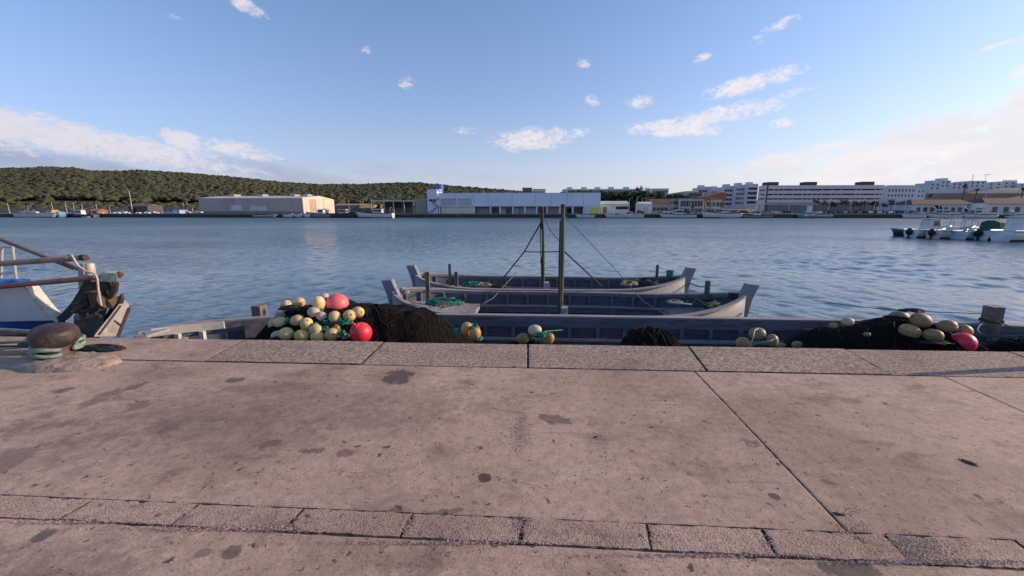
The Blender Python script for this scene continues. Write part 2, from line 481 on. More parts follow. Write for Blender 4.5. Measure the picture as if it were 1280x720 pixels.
    col = t.mix(t.math('MULTIPLY', dark, 0.88), col, (0.058, 0.038, 0.032, 1))
    ht = t.math('MULTIPLY_ADD', grain, 0.45, t.math('MULTIPLY_ADD', mid, 1.0, t.math('MULTIPLY', n3, 0.8)))
    if kind == 'cope':
        vv = t.voro(t.vec('ADD', pos, t.vec('SCALE', t.noise(pos, 60, 2, 0.5, col=True))), 33)
        vv2 = t.n('ShaderNodeSeparateColor'); t.link(vv.outputs['Color'], vv2.inputs[0])
        st = t.ramp(vv.outputs['Distance'], 0.55, 0.15)
        tint = t.mix(vv2.outputs[0], (0.10, 0.07, 0.06, 1), (0.80, 0.64, 0.57, 1))
        col = t.mix(t.math('MULTIPLY', st, 0.75), t.mix(0.1, col, (0.16, 0.12, 0.10, 1)), tint)
        sp2 = t.noise(pos, 34, 4, 0.75)
        col = t.mix(1.0, col, t.ramp(sp2, 0.40, 0.60, 0.50, 1.28), 'MULTIPLY')
        col = t.mix(t.math('MULTIPLY', dark, 0.6), col, (0.05, 0.04, 0.037, 1))
        ht = t.math('MULTIPLY_ADD', sp2, 2.0, ht)
        ht = t.math('MULTIPLY_ADD', st, 1.4, ht)
    if kind == 'kerb':
        vv = t.voro(pos, 95); q2 = t.n('ShaderNodeSeparateColor'); t.link(vv.outputs['Color'], q2.inputs[0])
        st = t.ramp(vv.outputs['Distance'], 0.5, 0.1)
        col = t.mix(t.math('MULTIPLY', st, 0.5), col, t.mix(q2.outputs[0], (0.09, 0.07, 0.065, 1), (0.36, 0.27, 0.24, 1)))
        ht = t.math('MULTIPLY_ADD', st, 1.0, ht)
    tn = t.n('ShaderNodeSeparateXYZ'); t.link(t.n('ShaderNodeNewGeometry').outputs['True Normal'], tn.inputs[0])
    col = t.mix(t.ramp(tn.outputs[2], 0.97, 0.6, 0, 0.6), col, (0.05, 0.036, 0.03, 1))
    t.link(col, p.inputs['Base Color'])
    t.link(t.ramp(dark, 0, 1, 0.82, 0.62, False), p.inputs['Roughness'])
    p.inputs['Specular IOR Level'].default_value = 0.3
    t.link(t.bump(ht, 0.55 if kind == 'slab' else 0.8, 0.006), p.inputs['Normal'])
    return m

# worn spots on the concrete: (pixel x, y, half width, half height, turn, strength) surveyed from the photograph
STAINS = [(497, 471, 22, 9, 8, 0.9), (607, 597, 11, 6, 0, 1.0), (405, 495, 40, 7, 10, 0.42), (355, 468, 34, 5, 0, 0.35), (178, 505, 18, 7, 0, 0.6), (588, 476, 24, 5, 0, 0.5),
          (690, 524, 22, 5, -12, 0.7), (430, 567, 16, 5, 0, 0.6), (335, 555, 14, 4, 0, 0.6), (92, 530, 55, 9, 14, 0.5), (15, 575, 28, 14, 30, 0.6),
          (128, 497, 18, 10, 0, 0.6), (80, 487, 10, 3, 0, 0.7), (170, 483, 9, 4, 0, 0.7), (295, 474, 10, 3, 0, 0.8), (60, 520, 30, 6, 5, 0.55),
          (390, 563, 17, 4, 0, 0.7), (240, 525, 250, 48, 0, 0.36), (420, 505, 190, 32, 0, 0.3), (330, 485, 160, 14, 0, .3), (60, 560, 130, 34, 10, .32), (90, 700, 160, 40, 0, .4), (1070, 502, 20, 3, 0, 0.55), (1000, 505, 26, 2, 5, 0.4),
          (945, 690, 20, 11, -25, 0.85), (1060, 706, 42, 14, 0, 0.85), (610, 672, 26, 9, 0, 0.8), (55, 668, 12, 7, 30, 0.8), (290, 690, 14, 8, 0, 0.7), (255, 690, 12, 6, 20, 0.6),
          (150, 715, 60, 26, 0, 0.4), (745, 548, 28, 9, -25, 0.32), (1230, 627, 36, 5, 5, 0.45), (1040, 602, 14, 4, 0, 0.6), (968, 620, 8, 4, 0, 0.9), (1065, 578, 22, 3, 0, 0.3),
          (1095, 554, 34, 3, 0, 0.4), (935, 553, 14, 3, 0, 0.6), (460, 525, 130, 16, 0, 0.28), (560, 640, 30, 4, 0, 0.6), (480, 640, 20, 4, 0, 0.6)]
slab_m, cope_m, kerb_m = ground_mat('concrete', 'slab'), ground_mat('cope_concrete', 'cope'), ground_mat('kerb_concrete', 'kerb')
joint_m = M('joint_dirt', (0.035, 0.027, 0.024), 0.95, 0.4, 20)

def plate(poly, z1=0.0, thick=0.25, cuts=0.12, edge=0.004, seed=0, rough=0.006):
    """a cast slab: polygon with a worn, slightly ragged rim"""
    g = random.Random(seed)
    p = [Vector((q[0], q[1], 0)) for q in poly]
    n = len(p)
    cen = sum(p, Vector()) / n
    area = sum(p[i].x * p[(i + 1) % n].y - p[(i + 1) % n].x * p[i].y for i in range(n))
    sg = 1 if area > 0 else -1
    en = []
    for i in range(n):
        e = p[(i + 1) % n] - p[i]; en.append(Vector((e.y, -e.x, 0)).normalized() * sg)
    ks = [max(1, min(260, int((p[(i + 1) % n] - p[i]).length / cuts))) for i in range(n)]
    m_ = sum(ks)
    chips = [[(g.random() * 1.6 if g.random() < .06 else 0.0) for _ in range(k)] for k in ks]
    mb = MB(); rings = []
    for inset, z, amp in ((0.0, z1 - thick, 1), (0.0, z1 - edge * 2.2, 1), (edge * 0.7, z1 - edge * 0.6, 1), (edge * 2.0 + rough * 1.5, z1, .3)):
        cs = []
        for i in range(n):
            a_, b_ = en[i - 1], en[i]; den = 1 + a_.dot(b_)
            cs.append(p[i] - (a_ + b_) / den * inset)
        ring = []
        for i in range(n):
            for j in range(ks[i]):
                q0 = p[i].lerp(p[(i + 1) % n], j / ks[i])
                q = cs[i].lerp(cs[(i + 1) % n], j / ks[i])
                w = rough * (mnoise.noise(q0 * 7) + 0.8 * mnoise.noise(q0 * 23 + Vector((3, 1, 0))) - chips[i][j]) * amp
                if amp < 1: w = min(0, w)
                if j == 0: w = 0
                q = q + en[i] * w
                ring.append(Vector((q.x, q.y, z)))
        rings.append(ring)
    mb.loft(rings, caps=False)
    base_i = 3 * m_
    mb.v.append(Vector((cen.x, cen.y, z1))); ci = len(mb.v) - 1
    for i in range(m_):
        mb.f.append((base_i + i, base_i + (i + 1) % m_, ci))
    return mb

g2 = lambda px, py: gp(px, py)
EDGE_L, EDGE_R = gp(180, 423), gp(1055, 436.3)
def ey(x): return EDGE_L.y + (x - EDGE_L.x) * (EDGE_R.y - EDGE_L.y) / (EDGE_R.x - EDGE_L.x)
BK_L, BK_R = gp(255, 452), gp(1115, 469)
def by(x): return BK_L.y + (x - BK_L.x) * (BK_R.y - BK_L.y) / (BK_R.x - BK_L.x)
KU_L, KU_R = gp(0, 618), gp(1280, 675)
def kuy(x): return KU_L.y + (x - KU_L.x) * (KU_R.y - KU_L.y) / (KU_R.x - KU_L.x)
KL_L, KL_R = gp(0, 646), gp(1280, 711)
def kly(x): return KL_L.y + (x - KL_L.x) * (KL_R.y - KL_L.y) / (KL_R.x - KL_L.x)
# joint feet in the cope: (x at the water's edge, x at the back)
JC = [(gp(305, 425).x, gp(255, 452).x), (gp(480, 427.5).x, gp(450, 456).x), (gp(660, 430).x, gp(660, 459).x), (gp(860, 433).x, gp(885, 465).x), (gp(1055, 436).x, gp(1115, 469).x)]
st_ = 1.83
JC = [(JC[0][0] - st_ * k, JC[0][1] - st_ * k) for k in (40, 22, 10, 5, 4, 3, 2, 1)] + JC + [(JC[-1][0] + st_ * k, JC[-1][1] + st_ * k) for k in (1, 2, 3, 4, 5, 10, 22, 40)]
gap = 0.009
for i in range(len(JC) - 1):
    (a0, a1), (b0, b1) = JC[i], JC[i + 1]
    lift = 0.004 * ((i * 7) % 3 - 1)
    pl = plate([(a1 + gap, by(a1) + 0.011), (b1 - gap, by(b1) + 0.011), (b0 - gap, ey(b0)), (a0 + gap, ey(a0))], 0.004 + lift, 0.6, 0.035, 0.004, i, 0.006)
    struct('cope_stone', pl, cope_m if 8 <= i else slab_m)
# concrete field: bays between joints running inland
J1a, J1b = gp(870, 466), gp(1036, 640)
J2a, J2b = gp(1180, 471), gp(1280, 515)
def jx(a, b, y): return a.x + (b.x - a.x) * (y - a.y) / (b.y - a.y)
bx_ = [-60, -30, -15, -8.2]
bays = [(-60, -60), (-30, -30), (-14, -14), (-8.4, -8.2)]
bays += [(jx(J1a, J1b, by(1.6)), jx(J1a, J1b, 1.9)), (jx(J2a, J2b, by(4)), jx(J2a, J2b, 1.9)), (9.5, 9.2), (16, 16), (32, 32), (60, 60)]
for i in range(len(bays) - 1):
    (a0, a1), (b0, b1) = bays[i], bays[i + 1]
    pl = plate([(a1 + .0035, kuy(a1) + .001), (b1 - .0035, kuy(b1) + .001), (b0 - .0035, by(b0) - .003), (a0 + .0035, by(a0) - .003)], 0.0, 0.25, 0.03 if abs(a0) < 9 and abs(b0) < 10 else 1.0, 0.0035, 40 + i, 0.004)
    struct('quay_slab', pl, slab_m)
# row of kerb stones set flush across the quay
kx = [gp(px, py).x for px, py in ((-210, 632), (-62, 640), (98, 636), (230, 645), (367, 652), (510, 658), (655, 668), (815, 674), (968, 683), (1130, 690), (1300, 697))]
kx = [kx[0] - 0.55 * k for k in (60, 12, 6, 3, 2, 1)] + kx + [kx[-1] + .55 * k for k in (1, 2, 3, 6, 12, 60)]
for i in range(len(kx) - 1):
    a, b = kx[i], kx[i + 1]
    sk = -0.02
    pl = plate([(a + .005 + sk, kly(a) + .003), (b - .005 + sk, kly(b) + .003), (b - .005, kuy(b) - .001), (a + .005, kuy(a) - .001)], 0.002 - 0.002 * (i % 2), 0.2, 0.02, 0.0035, 90 + i, 0.009)
    struct('kerb_stone', pl, kerb_m)
pl = plate([(-60, -60), (60, -60), (60, kly(60) - .002), (kx[-3], kly(kx[-3]) - .002), (kx[2], kly(kx[2]) - .002), (-60, kly(-60) - .002)], -0.004, 0.25, 0.05, 0.004, 5, 0.006)
struct('quay_apron', pl, slab_m)
mb = MB(); mb.box((0, -28, -0.478), (120, 64.6, 0.94)); struct('quay_bed', mb, joint_m)
mb = MB()
wl = []
for i in range(41):
    x = -60 + 3 * i
    wl.append((x, ey(x) - 0.06))
mb.hexa([(-60, 3.2, -6), (60, 3.2, -6), (60, ey(60) - .07, -6), (-60, ey(-60) - .07, -6), (-60, 3.2, -.4), (60, 3.2, -.4), (60, ey(60) - .07, -.4), (-60, ey(-60) - .07, -.4)])
struct('quay_wall', mb, M('quay_wall_concrete', (0.16, 0.14, 0.12), 0.9, 0.35, 2.0, 0.6, 12, col2=(0.04, 0.045, 0.035)))

# pinkish shell grit trodden into the concrete
gv, gf = [], []
gr = random.Random(3)
def grit(px, py, wx, wy, n, smin=0.002, smax=0.005):
    for _ in range(n):
        a = gr.gauss(0, 0.5); b = gr.gauss(0, 0.5)
        c = gp(px + wx * a, py + wy * b); s_ = gr.uniform(smin, smax); k = len(gv)
        th = gr.uniform(0, 6.28); z0 = 0.001
        for q in range(3): gv.append((c.x + s_ * math.cos(th + 2.1 * q) * 1.2, c.y + s_ * math.sin(th + 2.1 * q), z0))
        gv.append((c.x + s_ * .2, c.y, z0 + s_ * gr.uniform(.2, .5)))
        gf.extend([(k, k + 1, k + 3), (k + 1, k + 2, k + 3), (k + 2, k, k + 3)])
grit(650, 540, 14, 22, 900); grit(640, 500, 24, 10, 300); grit(700, 478, 26, 10, 260); grit(660, 470, 40, 8, 90); grit(600, 558, 40, 10, 110)
grit(455, 595, 28, 6, 150); grit(420, 588, 20, 4, 70); grit(700, 662, 60, 12, 620); grit(780, 672, 60, 12, 420); grit(650, 655, 14, 12, 240); grit(505, 656, 14, 12, 260)
grit(980, 678, 30, 14, 520); grit(1140, 690, 60, 16, 760); grit(1060, 664, 26, 14, 200); grit(1120, 676, 50, 10, 300); grit(1060, 640, 16, 10, 60)
grit(370, 655, 16, 14, 260); grit(300, 662, 120, 3, 420); grit(100, 652, 120, 3, 700); grit(560, 678, 160, 3, 900); grit(900, 694, 160, 3, 900); grit(300, 660, 160, 3, 700); grit(1150, 703, 160, 3, 700); grit(230, 645, 8, 12, 120)
grit(1000, 650, 700, 60, 500, 0.001, 0.003); grit(600, 560, 700, 120, 700, 0.001, 0.003); grit(1150, 702, 100, 4, 400)
mb = MB(); mb.v = [Vector(q) for q in gv]; mb.f = gf
tag(mb.build('gravel', M('shell_grit', (0.66, 0.45, 0.40), 0.8, 0.5, 60, col2=(0.13, 0.075, 0.07), mixlo=.35, mixhi=.6)), 'pinkish crushed shell grit scattered in patches over the concrete quay', 'grit', kind='stuff')
# ------------------------------------------------------------------ materials of the boats
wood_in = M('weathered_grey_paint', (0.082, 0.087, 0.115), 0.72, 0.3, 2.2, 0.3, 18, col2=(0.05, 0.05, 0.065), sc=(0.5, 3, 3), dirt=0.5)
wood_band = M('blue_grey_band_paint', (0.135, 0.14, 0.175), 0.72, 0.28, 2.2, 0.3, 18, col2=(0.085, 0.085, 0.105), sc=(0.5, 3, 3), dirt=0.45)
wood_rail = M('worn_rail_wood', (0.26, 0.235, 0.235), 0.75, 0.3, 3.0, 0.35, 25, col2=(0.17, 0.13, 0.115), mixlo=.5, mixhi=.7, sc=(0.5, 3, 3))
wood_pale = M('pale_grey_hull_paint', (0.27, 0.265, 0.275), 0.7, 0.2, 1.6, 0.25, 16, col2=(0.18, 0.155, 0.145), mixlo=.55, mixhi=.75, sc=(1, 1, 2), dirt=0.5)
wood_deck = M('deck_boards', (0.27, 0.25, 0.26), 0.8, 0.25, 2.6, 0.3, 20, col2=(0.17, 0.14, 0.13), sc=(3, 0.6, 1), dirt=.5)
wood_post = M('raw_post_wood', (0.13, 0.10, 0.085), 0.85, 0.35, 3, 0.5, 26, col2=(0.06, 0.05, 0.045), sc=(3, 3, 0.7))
wood_dark = M('hold_shade_paint', (0.03, 0.031, 0.042), 0.75, 0.4, 2, 0.3, 16, col2=(0.014, 0.013, 0.015))  # hold below the shelf: its deep shade is put into this dark colour
mast_m = M('green_mast_paint', (0.02, 0.085, 0.045), 0.7, 0.4, 2.5, 0.3, 25, col2=(0.06, 0.062, 0.035), sc=(2, 2, .8))
mast_m2 = M('brown_mast_wood', (0.06, 0.052, 0.035), 0.8, 0.4, 2.5, 0.3, 25, col2=(0.03, 0.05, 0.035), sc=(2, 2, .8))
rope_dark = M('tarred_rope', (0.02, 0.022, 0.022), 0.9, 0.3, 20)
rope_green = M('green_rope', (0.02, 0.22, 0.135), 0.8, 0.35, 12, 0.4, 90, col2=(0.015, 0.10, 0.075), dirt=.4)
rope_pale = M('pale_green_rope', (0.20, 0.28, 0.22), 0.85, 0.3, 14, 0.4, 90, col2=(0.14, 0.20, 0.15))
rope_buff = M('buff_rope', (0.36, 0.28, 0.19), 0.88, 0.3, 14, 0.4, 90, col2=(0.18, 0.12, 0.08))
net_m = M('black_net', (0.006, 0.005, 0.005), 0.95, 0.5, 8, 0.8, 60, col2=(0.004, 0.004, 0.004), spec=.15)
strand_m = M('net_strand', (0.016, 0.011, 0.0088), 0.95, 0.5, 5, col2=(0.006, 0.005, 0.0045), spec=.15)

rope_mut = M('muted_green_rope', (.10, .15, .12), .85, .3, 14, .3, 90, col2=(.06, .09, .07))
def tangle(c, rad, n, r, seed, strands=1, up=0.6):
    """loose heap of rope: a wandering line packed into an ellipsoid lying on its base"""
    g = random.Random(seed); mb = MB()
    for s_ in range(strands):
        pts = []
        a = g.uniform(0, 6.28)
        for i in range(n):
            a += g.uniform(0.7, 1.5) * (1 if g.random() < .9 else -1)
            q = g.uniform(.35, 1.0)
            h = g.random() * (1 - q * q * .8)
            pts.append(Vector(c) + Vector((math.cos(a) * q * rad[0], math.sin(a) * q * rad[1], h * rad[2] * 2 * up + r)))
        mb.tube(spline(pts, 5), r, 5)
    return mb

def coil(c, rad, turns, r, seed, rot=None):
    g = random.Random(seed); pts = []
    rot = rot or Matrix.Identity(3)
    for i in range(turns * 14):
        a = 2 * math.pi * i / 14
        q = 1 + g.uniform(-.12, .12)
        pts.append(Vector(c) + rot @ Vector((math.cos(a) * rad[0] * q, math.sin(a) * rad[1] * q, r + rad[2] * i / (turns * 14) + g.uniform(0, r))))
    return MB().tube(pts, r, 6)

# ------------------------------------------------------------------ open wooden barges
def barge(name, label, x0, x1, yc, hb, zr, rise, group, stem=True, full=(5.5, 3.0), stem_tops=None, low_end=0.0, spacing=0.56, band=0.19, recess=0.21):
    """double-ended open net barge lying along the quay, from x0 to x1"""
    root = thing(name, label, 'boat', ((x0 + x1) / 2, yc, WATER), 0, group)
    xm, L = (x0 + x1) / 2, (x1 - x0) / 2
    def half(x):
        q = min(1.0, abs((x - xm) / L)); fe = full[0] if x < xm else full[1]; return hb * max(0.0, 1 - q ** fe) ** 0.8
    def sheer(x):
        q = abs((x - xm) / L); return zr + rise * max(0, (q - 0.45) / 0.55) ** 2
    N = 64
    # stations closer together at the ends
    xs = [xm - L * math.cos(math.pi * i / N) for i in range(N + 1)]
    def line(s, dy, dz, z_abs=None, lo=0.0, hi=1.0):
        out = []
        for x in xs:
            q = (x - x0) / (x1 - x0)
            if q < lo or q > hi: continue
            out.append(Vector((x, yc + s * max(0.0, half(x) - dy), (sheer(x) + dz) if z_abs is None else z_abs)))
        return out
    def strip(mb, s, d0, d1, za, zb, lo=0.012, hi=0.988):      # a plank between two offsets and two heights
        a = line(s, d0, za, None, lo, hi); b = line(s, d1, za, None, lo, hi); c = line(s, d1, zb, None, lo, hi); d_ = line(s, d0, zb, None, lo, hi)
        mb.loft([[a[i], b[i], c[i], d_[i]] for i in range(len(a))])
    # outer shell with a bottom: frames of the hull
    mb = MB(); rings = []
    for x in xs:
        h = half(x); z = sheer(x)
        t_ = abs((x - xm) / L)
        k = max(0.02, h)
        rings.append([Vector((x, yc - k, z - .03)), Vector((x, yc - k * .985, z - .35)), Vector((x, yc - k * .93, WATER - .02)), Vector((x, yc - k * .5, WATER - .3)), Vector((x, yc + k * .5, WATER - .3)),
                      Vector((x, yc + k * .93, WATER - .02)), Vector((x, yc + k * .985, z - .35)), Vector((x, yc + k, z - .03))])
    mb.sheet(rings)
    h_ = mb.build('hull', wood_pale, root, smooth=SM)
    sm = h_.modifiers.new('thickness', 'SOLIDIFY'); sm.thickness = 0.035; sm.offset = -1
    # floor inside
    mb = MB()
    fl = [x for x in xs if half(x) > .12]
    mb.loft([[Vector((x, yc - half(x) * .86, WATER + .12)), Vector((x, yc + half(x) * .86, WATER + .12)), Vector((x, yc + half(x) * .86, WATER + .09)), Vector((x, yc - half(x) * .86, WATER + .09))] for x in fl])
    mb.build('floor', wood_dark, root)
    for s in (-1, 1):
        mb = MB(); strip(mb, s, -.05, .11, .012, -.025); mb.build('rail_cap', wood_rail, root, bevel=0.006)
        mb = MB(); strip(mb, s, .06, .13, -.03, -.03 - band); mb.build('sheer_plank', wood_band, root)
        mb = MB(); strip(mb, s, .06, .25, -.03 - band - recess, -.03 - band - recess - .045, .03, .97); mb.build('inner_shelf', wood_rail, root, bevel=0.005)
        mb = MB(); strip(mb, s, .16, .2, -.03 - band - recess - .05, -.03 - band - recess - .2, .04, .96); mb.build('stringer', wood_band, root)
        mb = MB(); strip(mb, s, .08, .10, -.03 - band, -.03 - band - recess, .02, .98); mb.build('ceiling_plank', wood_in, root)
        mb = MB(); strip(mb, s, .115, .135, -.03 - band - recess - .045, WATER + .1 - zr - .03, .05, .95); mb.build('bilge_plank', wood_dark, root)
        n = int((x1 - x0 - .7) / spacing)
        for i in range(n):
            x = x0 + .5 + i * spacing + rnd.uniform(-.02, .02)
            if half(x) < .28: continue
            y = yc + s * (half(x) - .13)
            z = sheer(x)
            mb = MB(); mb.box((x, y, z - .03 - band - recess / 2), (.065, .07, recess))
            mb.box((x, y - s * .01, (z - .03 - band - recess - .05 + WATER + .1) / 2), (.055, .05, z - .03 - band - recess - .05 - WATER - .1))
            mb.build('frame', wood_band, root)
    if stem:
        for e, (xe, sg) in enumerate(((x0, -1), (x1, 1))):
            zt = stem_tops[e] if stem_tops else zr + rise + .25
            z0 = WATER - .2
            wi = .10; xt = xe + sg * .22; zg = zr + rise
            pr = [(xt, zt), (xt - sg * .25, zt + .02), (xt - sg * .40, zg - .12), (xt - sg * .62, z0), (xt - sg * .32, z0), (xt - sg * .13, zg - .15)]
            mb = MB(); mb.extrude([(a, yc - wi, b) for a, b in pr], (0, 2 * wi, 0))
            mb.build('stem_post', M('stem_paint', (0.22, 0.22, 0.26), 0.72, 0.25, 2.5, 0.3, 20, col2=(0.13, 0.11, 0.10), mixlo=.5, mixhi=.75, dirt=.4), root, bevel=0.012)
    return root, half, sheer

# the two masted barges
S2L, S2R = at(478, 350, 9.42), at(947, 355.5, 9.42)
S3L, S3R = at(509, 332, 11.97), at(869, 335, 11.97)
z2, z3, z1 = at(690, 364.6, 10.75).z, at(690, 345.5, 13.15).z, at(640, 393.4, 7.95).z
b2, half2, sheer2 = barge('wooden_barge', 'open grey wooden barge with a thick green mast, the middle one of three', S2L.x + .22, S2R.x - .22, 9.42, 1.33, z2, 0.29, 'wooden net barges at the quay', stem_tops=(S2L.z, S2R.z), band=.05, recess=.26)
b3, half3, sheer3 = barge('wooden_barge', 'farthest grey wooden barge with a thin brown mast, outermost of the three', S3L.x + .22, S3R.x - .22, 11.97, 1.18, z3, 0.25, 'wooden net barges at the quay', stem_tops=(S3L.z, S3R.z), band=.05, recess=.26)
T1L = gp(167, 414, z1)
b1, half1, sheer1 = barge('wooden_barge', 'longest grey barge, right against the quay wall, carrying the black nets and floats', T1L.x, 11.6, 6.5, 1.45, z1, 0.0, 'wooden net barges at the quay', stem=False, full=(5.0, 5.0))

def deck_end(root, half, sheer, x0, x1, yc, z_off, tip, mat=wood_deck, name='foredeck'):
    """boarded half-deck closing one end of a barge; tip = -1 left end, +1 right end"""
    n = 9; top = []; 
    lo, hi = (x0, x1)
    mb = MB()
    for i in range(n):
        x = lo + (hi - lo) * i / (n - 1)
        h = max(.02, half(x) - .10)
        z = sheer(x) + z_off
        top.append([Vector((x, yc - h, z)), Vector((x, yc + h, z)), Vector((x, yc + h, z - .05)), Vector((x, yc - h, z - .05))])
    mb.loft(top)
    return mb.build(name, mat, root)

deck_end(b2, half2, sheer2, S2L.x + .45, at(583, 385, 8.6).x, 9.25, -.30, -1)
deck_end(b2, half2, sheer2, at(850, 385, 9.2).x, S2R.x - .45, 9.25, -.34, 1)
deck_end(b3, half3, sheer3, S3L.x + .45, at(640, 358, 11.8).x, 11.85, -.36, -1)
deck_end(b3, half3, sheer3, at(752, 357, 11.6).x, S3R.x - .45, 11.85, -.36, 1)
# beam across the open edge of each half deck, and thwarts
for rt, hf, x, y, z in ((b2, half2, at(583, 385, 8.6).x, 9.25, z2 - .36), (b2, half2, at(850, 385, 9.2).x, 9.25, z2 - .40), (b3, half3, at(640, 358, 11.8).x, 11.85, z3 - .43), (b3, half3, at(752, 357, 11.6).x, 11.85, z3 - .43)):
    mb = MB(); mb.box((x, y, z), (.09, 2 * hf(x) - .24, .14)); mb.build('deck_beam', wood_rail, rt, bevel=0.008)
def bitt(root, x, y, z0, z1, w=.085, mat=wood_post, cap=True, name='bitt'):
    mb = MB(); mb.box((x, y, (z0 + z1) / 2), (w, w, z1 - z0), rz=rnd.uniform(-.1, .1))
    return mb.build(name, mat, root, bevel=0.01)
p = at(534, 340, 9.75); bitt(b2, p.x, 9.75, z2 - .5, p.z, .10)
p = at(506, 362, 9.1); o = bitt(b2, p.x, 9.1, z2 - .5, p.z, .09)
coil((p.x, 9.1, p.z - .13), (.085, .085, .10), 4, .016, 3).build('lashing', rope_pale, o)
p = at(562, 330, 12.4); bitt(b3, p.x, 12.4, z3 - .5, p.z, .085); p = at(570, 340, 12.4); bitt(b3, p.x, 12.42, z3 - .5, p.z, .11)
p = at(822, 331, 12.5); bitt(b3, p.x, 12.5, z3 - .5, p.z, .075)
p = at(838, 338, 12.2); o = bitt(b3, p.x, 12.2, z3 - .5, p.z, .08)
coil((p.x, 12.2, p.z - .22), (.09, .09, .19), 6, .022, 5).build('lashing', rope_green, o)
p = at(885, 351, 9.9); bitt(b2, p.x, 9.9, z2 - .5, p.z, .10)
p = at(917, 366, 9.35); o = bitt(b2, p.x, 9.35, z2 - .5, p.z, .10)
coil((p.x, 9.35, p.z - .16), (.09, .09, .12), 5, .018, 6).build('lashing', rope_dark, o)
# masts with steps, blocks and rigging
def mast(root, foot, head, r0, r1, mat, step):
    mb = MB(); mb.tube([foot, foot.lerp(head, .5) + Vector((.012, 0, 0)), head], [r0, (r0 + r1) / 2, r1], 10)
    mo = mb.build('mast', mat, root, smooth=SM)
    if step:
        st = MB(); st.box(foot + Vector((.09, -.02, .02)), (.16, .22, .22)); st.build('mast_step', M('step_board', (0.34, 0.33, 0.33), .8, .3, 4, .3, 20, col2=(.16, .13, .12)), root, bevel=.01)
    return mo
f2 = at(700, 390, 9.0); h2 = at(704, 258, 9.0)
m2 = mast(b2, f2, h2, .066, .042, mast_m, True)
mb = MB(); mb.lathe([(0, -.03), (.055, -.03), (.055, .03), (.03, .05), (0, .055)], h2, 12); mb.build('masthead_cap', mast_m2, m2)
f3 = at(679, 358, 11.5); h3 = at(678, 258, 11.5)
m3 = mast(b3, f3, h3, .05, .032, mast_m2, True)
mb = MB()
bar2 = [(698, 268), (697, 382)]
mb.tube([at(701, 276, 8.93), at(699.5, 330, 8.92), at(699.5, 385, 8.9)], .03, 6); mb.build('halyard', rope_dark, m2)
for py in (282, 326):
    q = at(677.5, py, 11.42); mb = MB(); mb.ell(q, (.05, .03, .11), seg=8, rings=6); mb.build('pulley_block', rope_dark, m3, smooth=SM)
mb = MB(); mb.tube([at(676, 272, 11.45), at(675.5, 300, 11.42), at(676.5, 326, 11.42), at(677, 352, 11.44)], .014, 5); mb.build('halyard', rope_dark, m3)
def stay(name, label, pts, r, mat, group='rigging lines of the masted barges', sag=0.0):
    ps = []
    for i in range(len(pts) - 1):
        a, b = pts[i], pts[i + 1]
        for k in range(8):
            q = k / 8; ps.append(a.lerp(b, q) - Vector((0, 0, sag * math.sin(math.pi * q))))
    ps.append(pts[-1])
    return tag(MB().tube(ps, r, 6).build(name, mat), label, 'rope', group)
k3 = at(655.5, 314.5, 11.3)
stay('rigging_rope', 'dark line from the thin brown mast down to the left side of the far barge', [at(677, 277, 11.45), k3, at(620, 359, 11.2)], .02, rope_dark)
stay('rigging_rope', 'level line linking the knotted stay to the green mast', [k3, at(699, 314.5, 9.0)], .014, rope_dark, sag=.01)
stay('rigging_rope', 'dark stay slanting from the green mast down to the right over the far barge', [at(704, 313, 9.0), at(752, 357.5, 10.9)], .019, rope_dark)
stay('rigging_rope', 'slack thin line hanging from the head of the brown mast to the green mast', [at(681, 275, 11.45), at(699, 301, 9.0)], .009, rope_dark, sag=.05)
stay('rigging_rope', 'hair-thin pale line from the green masthead slanting far to the right', [at(706, 270, 9.0), at(775, 343, 9.4), at(804, 377, 8.6), at(832, 393, 8.3)], .008, rope_mut)
stay('rigging_rope', 'pale green rope slanting down left across the open hold of the middle barge', [at(646, 340, 10.2), at(616, 373, 9.0), at(580, 392, 8.25)], .011, rope_mut)
# rope heaps lying in the barges
tag(tangle(at(556, 381, 8.9), (.46, .28, .15), 70, .017, 1, 2).build('rope_heap', rope_green), 'bright green rope heap spread over the left deck of the middle barge', 'rope', 'rope heaps in the barges')
tag(tangle(at(553, 383.5, 8.55), (.17, .13, .09), 34, .02, 2).build('rope_heap', rope_buff), 'small buff rope bundle in front of the green heap on the middle barge', 'rope', 'rope heaps in the barges')
tag(tangle(at(593, 358, 11.7), (.42, .3, .12), 60, .018, 3, 2).build('rope_heap', rope_green), 'green rope heap on the left deck of the farthest barge', 'rope', 'rope heaps in the barges')
tag(tangle(at(605, 358.5, 11.4), (.28, .2, .09), 40, .02, 4).build('rope_heap', rope_buff), 'pale buff rope heap beside the green one on the farthest barge', 'rope', 'rope heaps in the barges')
tag(tangle(at(786, 356.5, 11.5), (.26, .2, .10), 44, .024, 5).build('rope_heap', rope_buff), 'pinkish buff rope heap on the right deck of the farthest barge', 'rope', 'rope heaps in the barges')
tag(tangle(at(806, 355, 11.9), (.5, .35, .14), 60, .022, 6, 2).build('rope_heap', M('dark_green_rope', (.012, .05, .045), .85, .4, 9, col2=(.01, .02, .022))), 'dark teal net heap near the right end of the farthest barge', 'net', 'rope heaps in the barges')
tag(tangle(at(843, 379, 9.3), (.2, .16, .06), 40, .018, 7).build('rope_heap', rope_buff), 'small buff rope coil on the right deck of the middle barge', 'rope', 'rope heaps in the barges')
tag(tangle(at(880, 381, 9.2), (.42, .35, .10), 56, .02, 8, 2).build('rope_heap', bpy.data.materials['dark_green_rope']), 'dark teal net spread over the right deck of the middle barge', 'net', 'rope heaps in the barges')
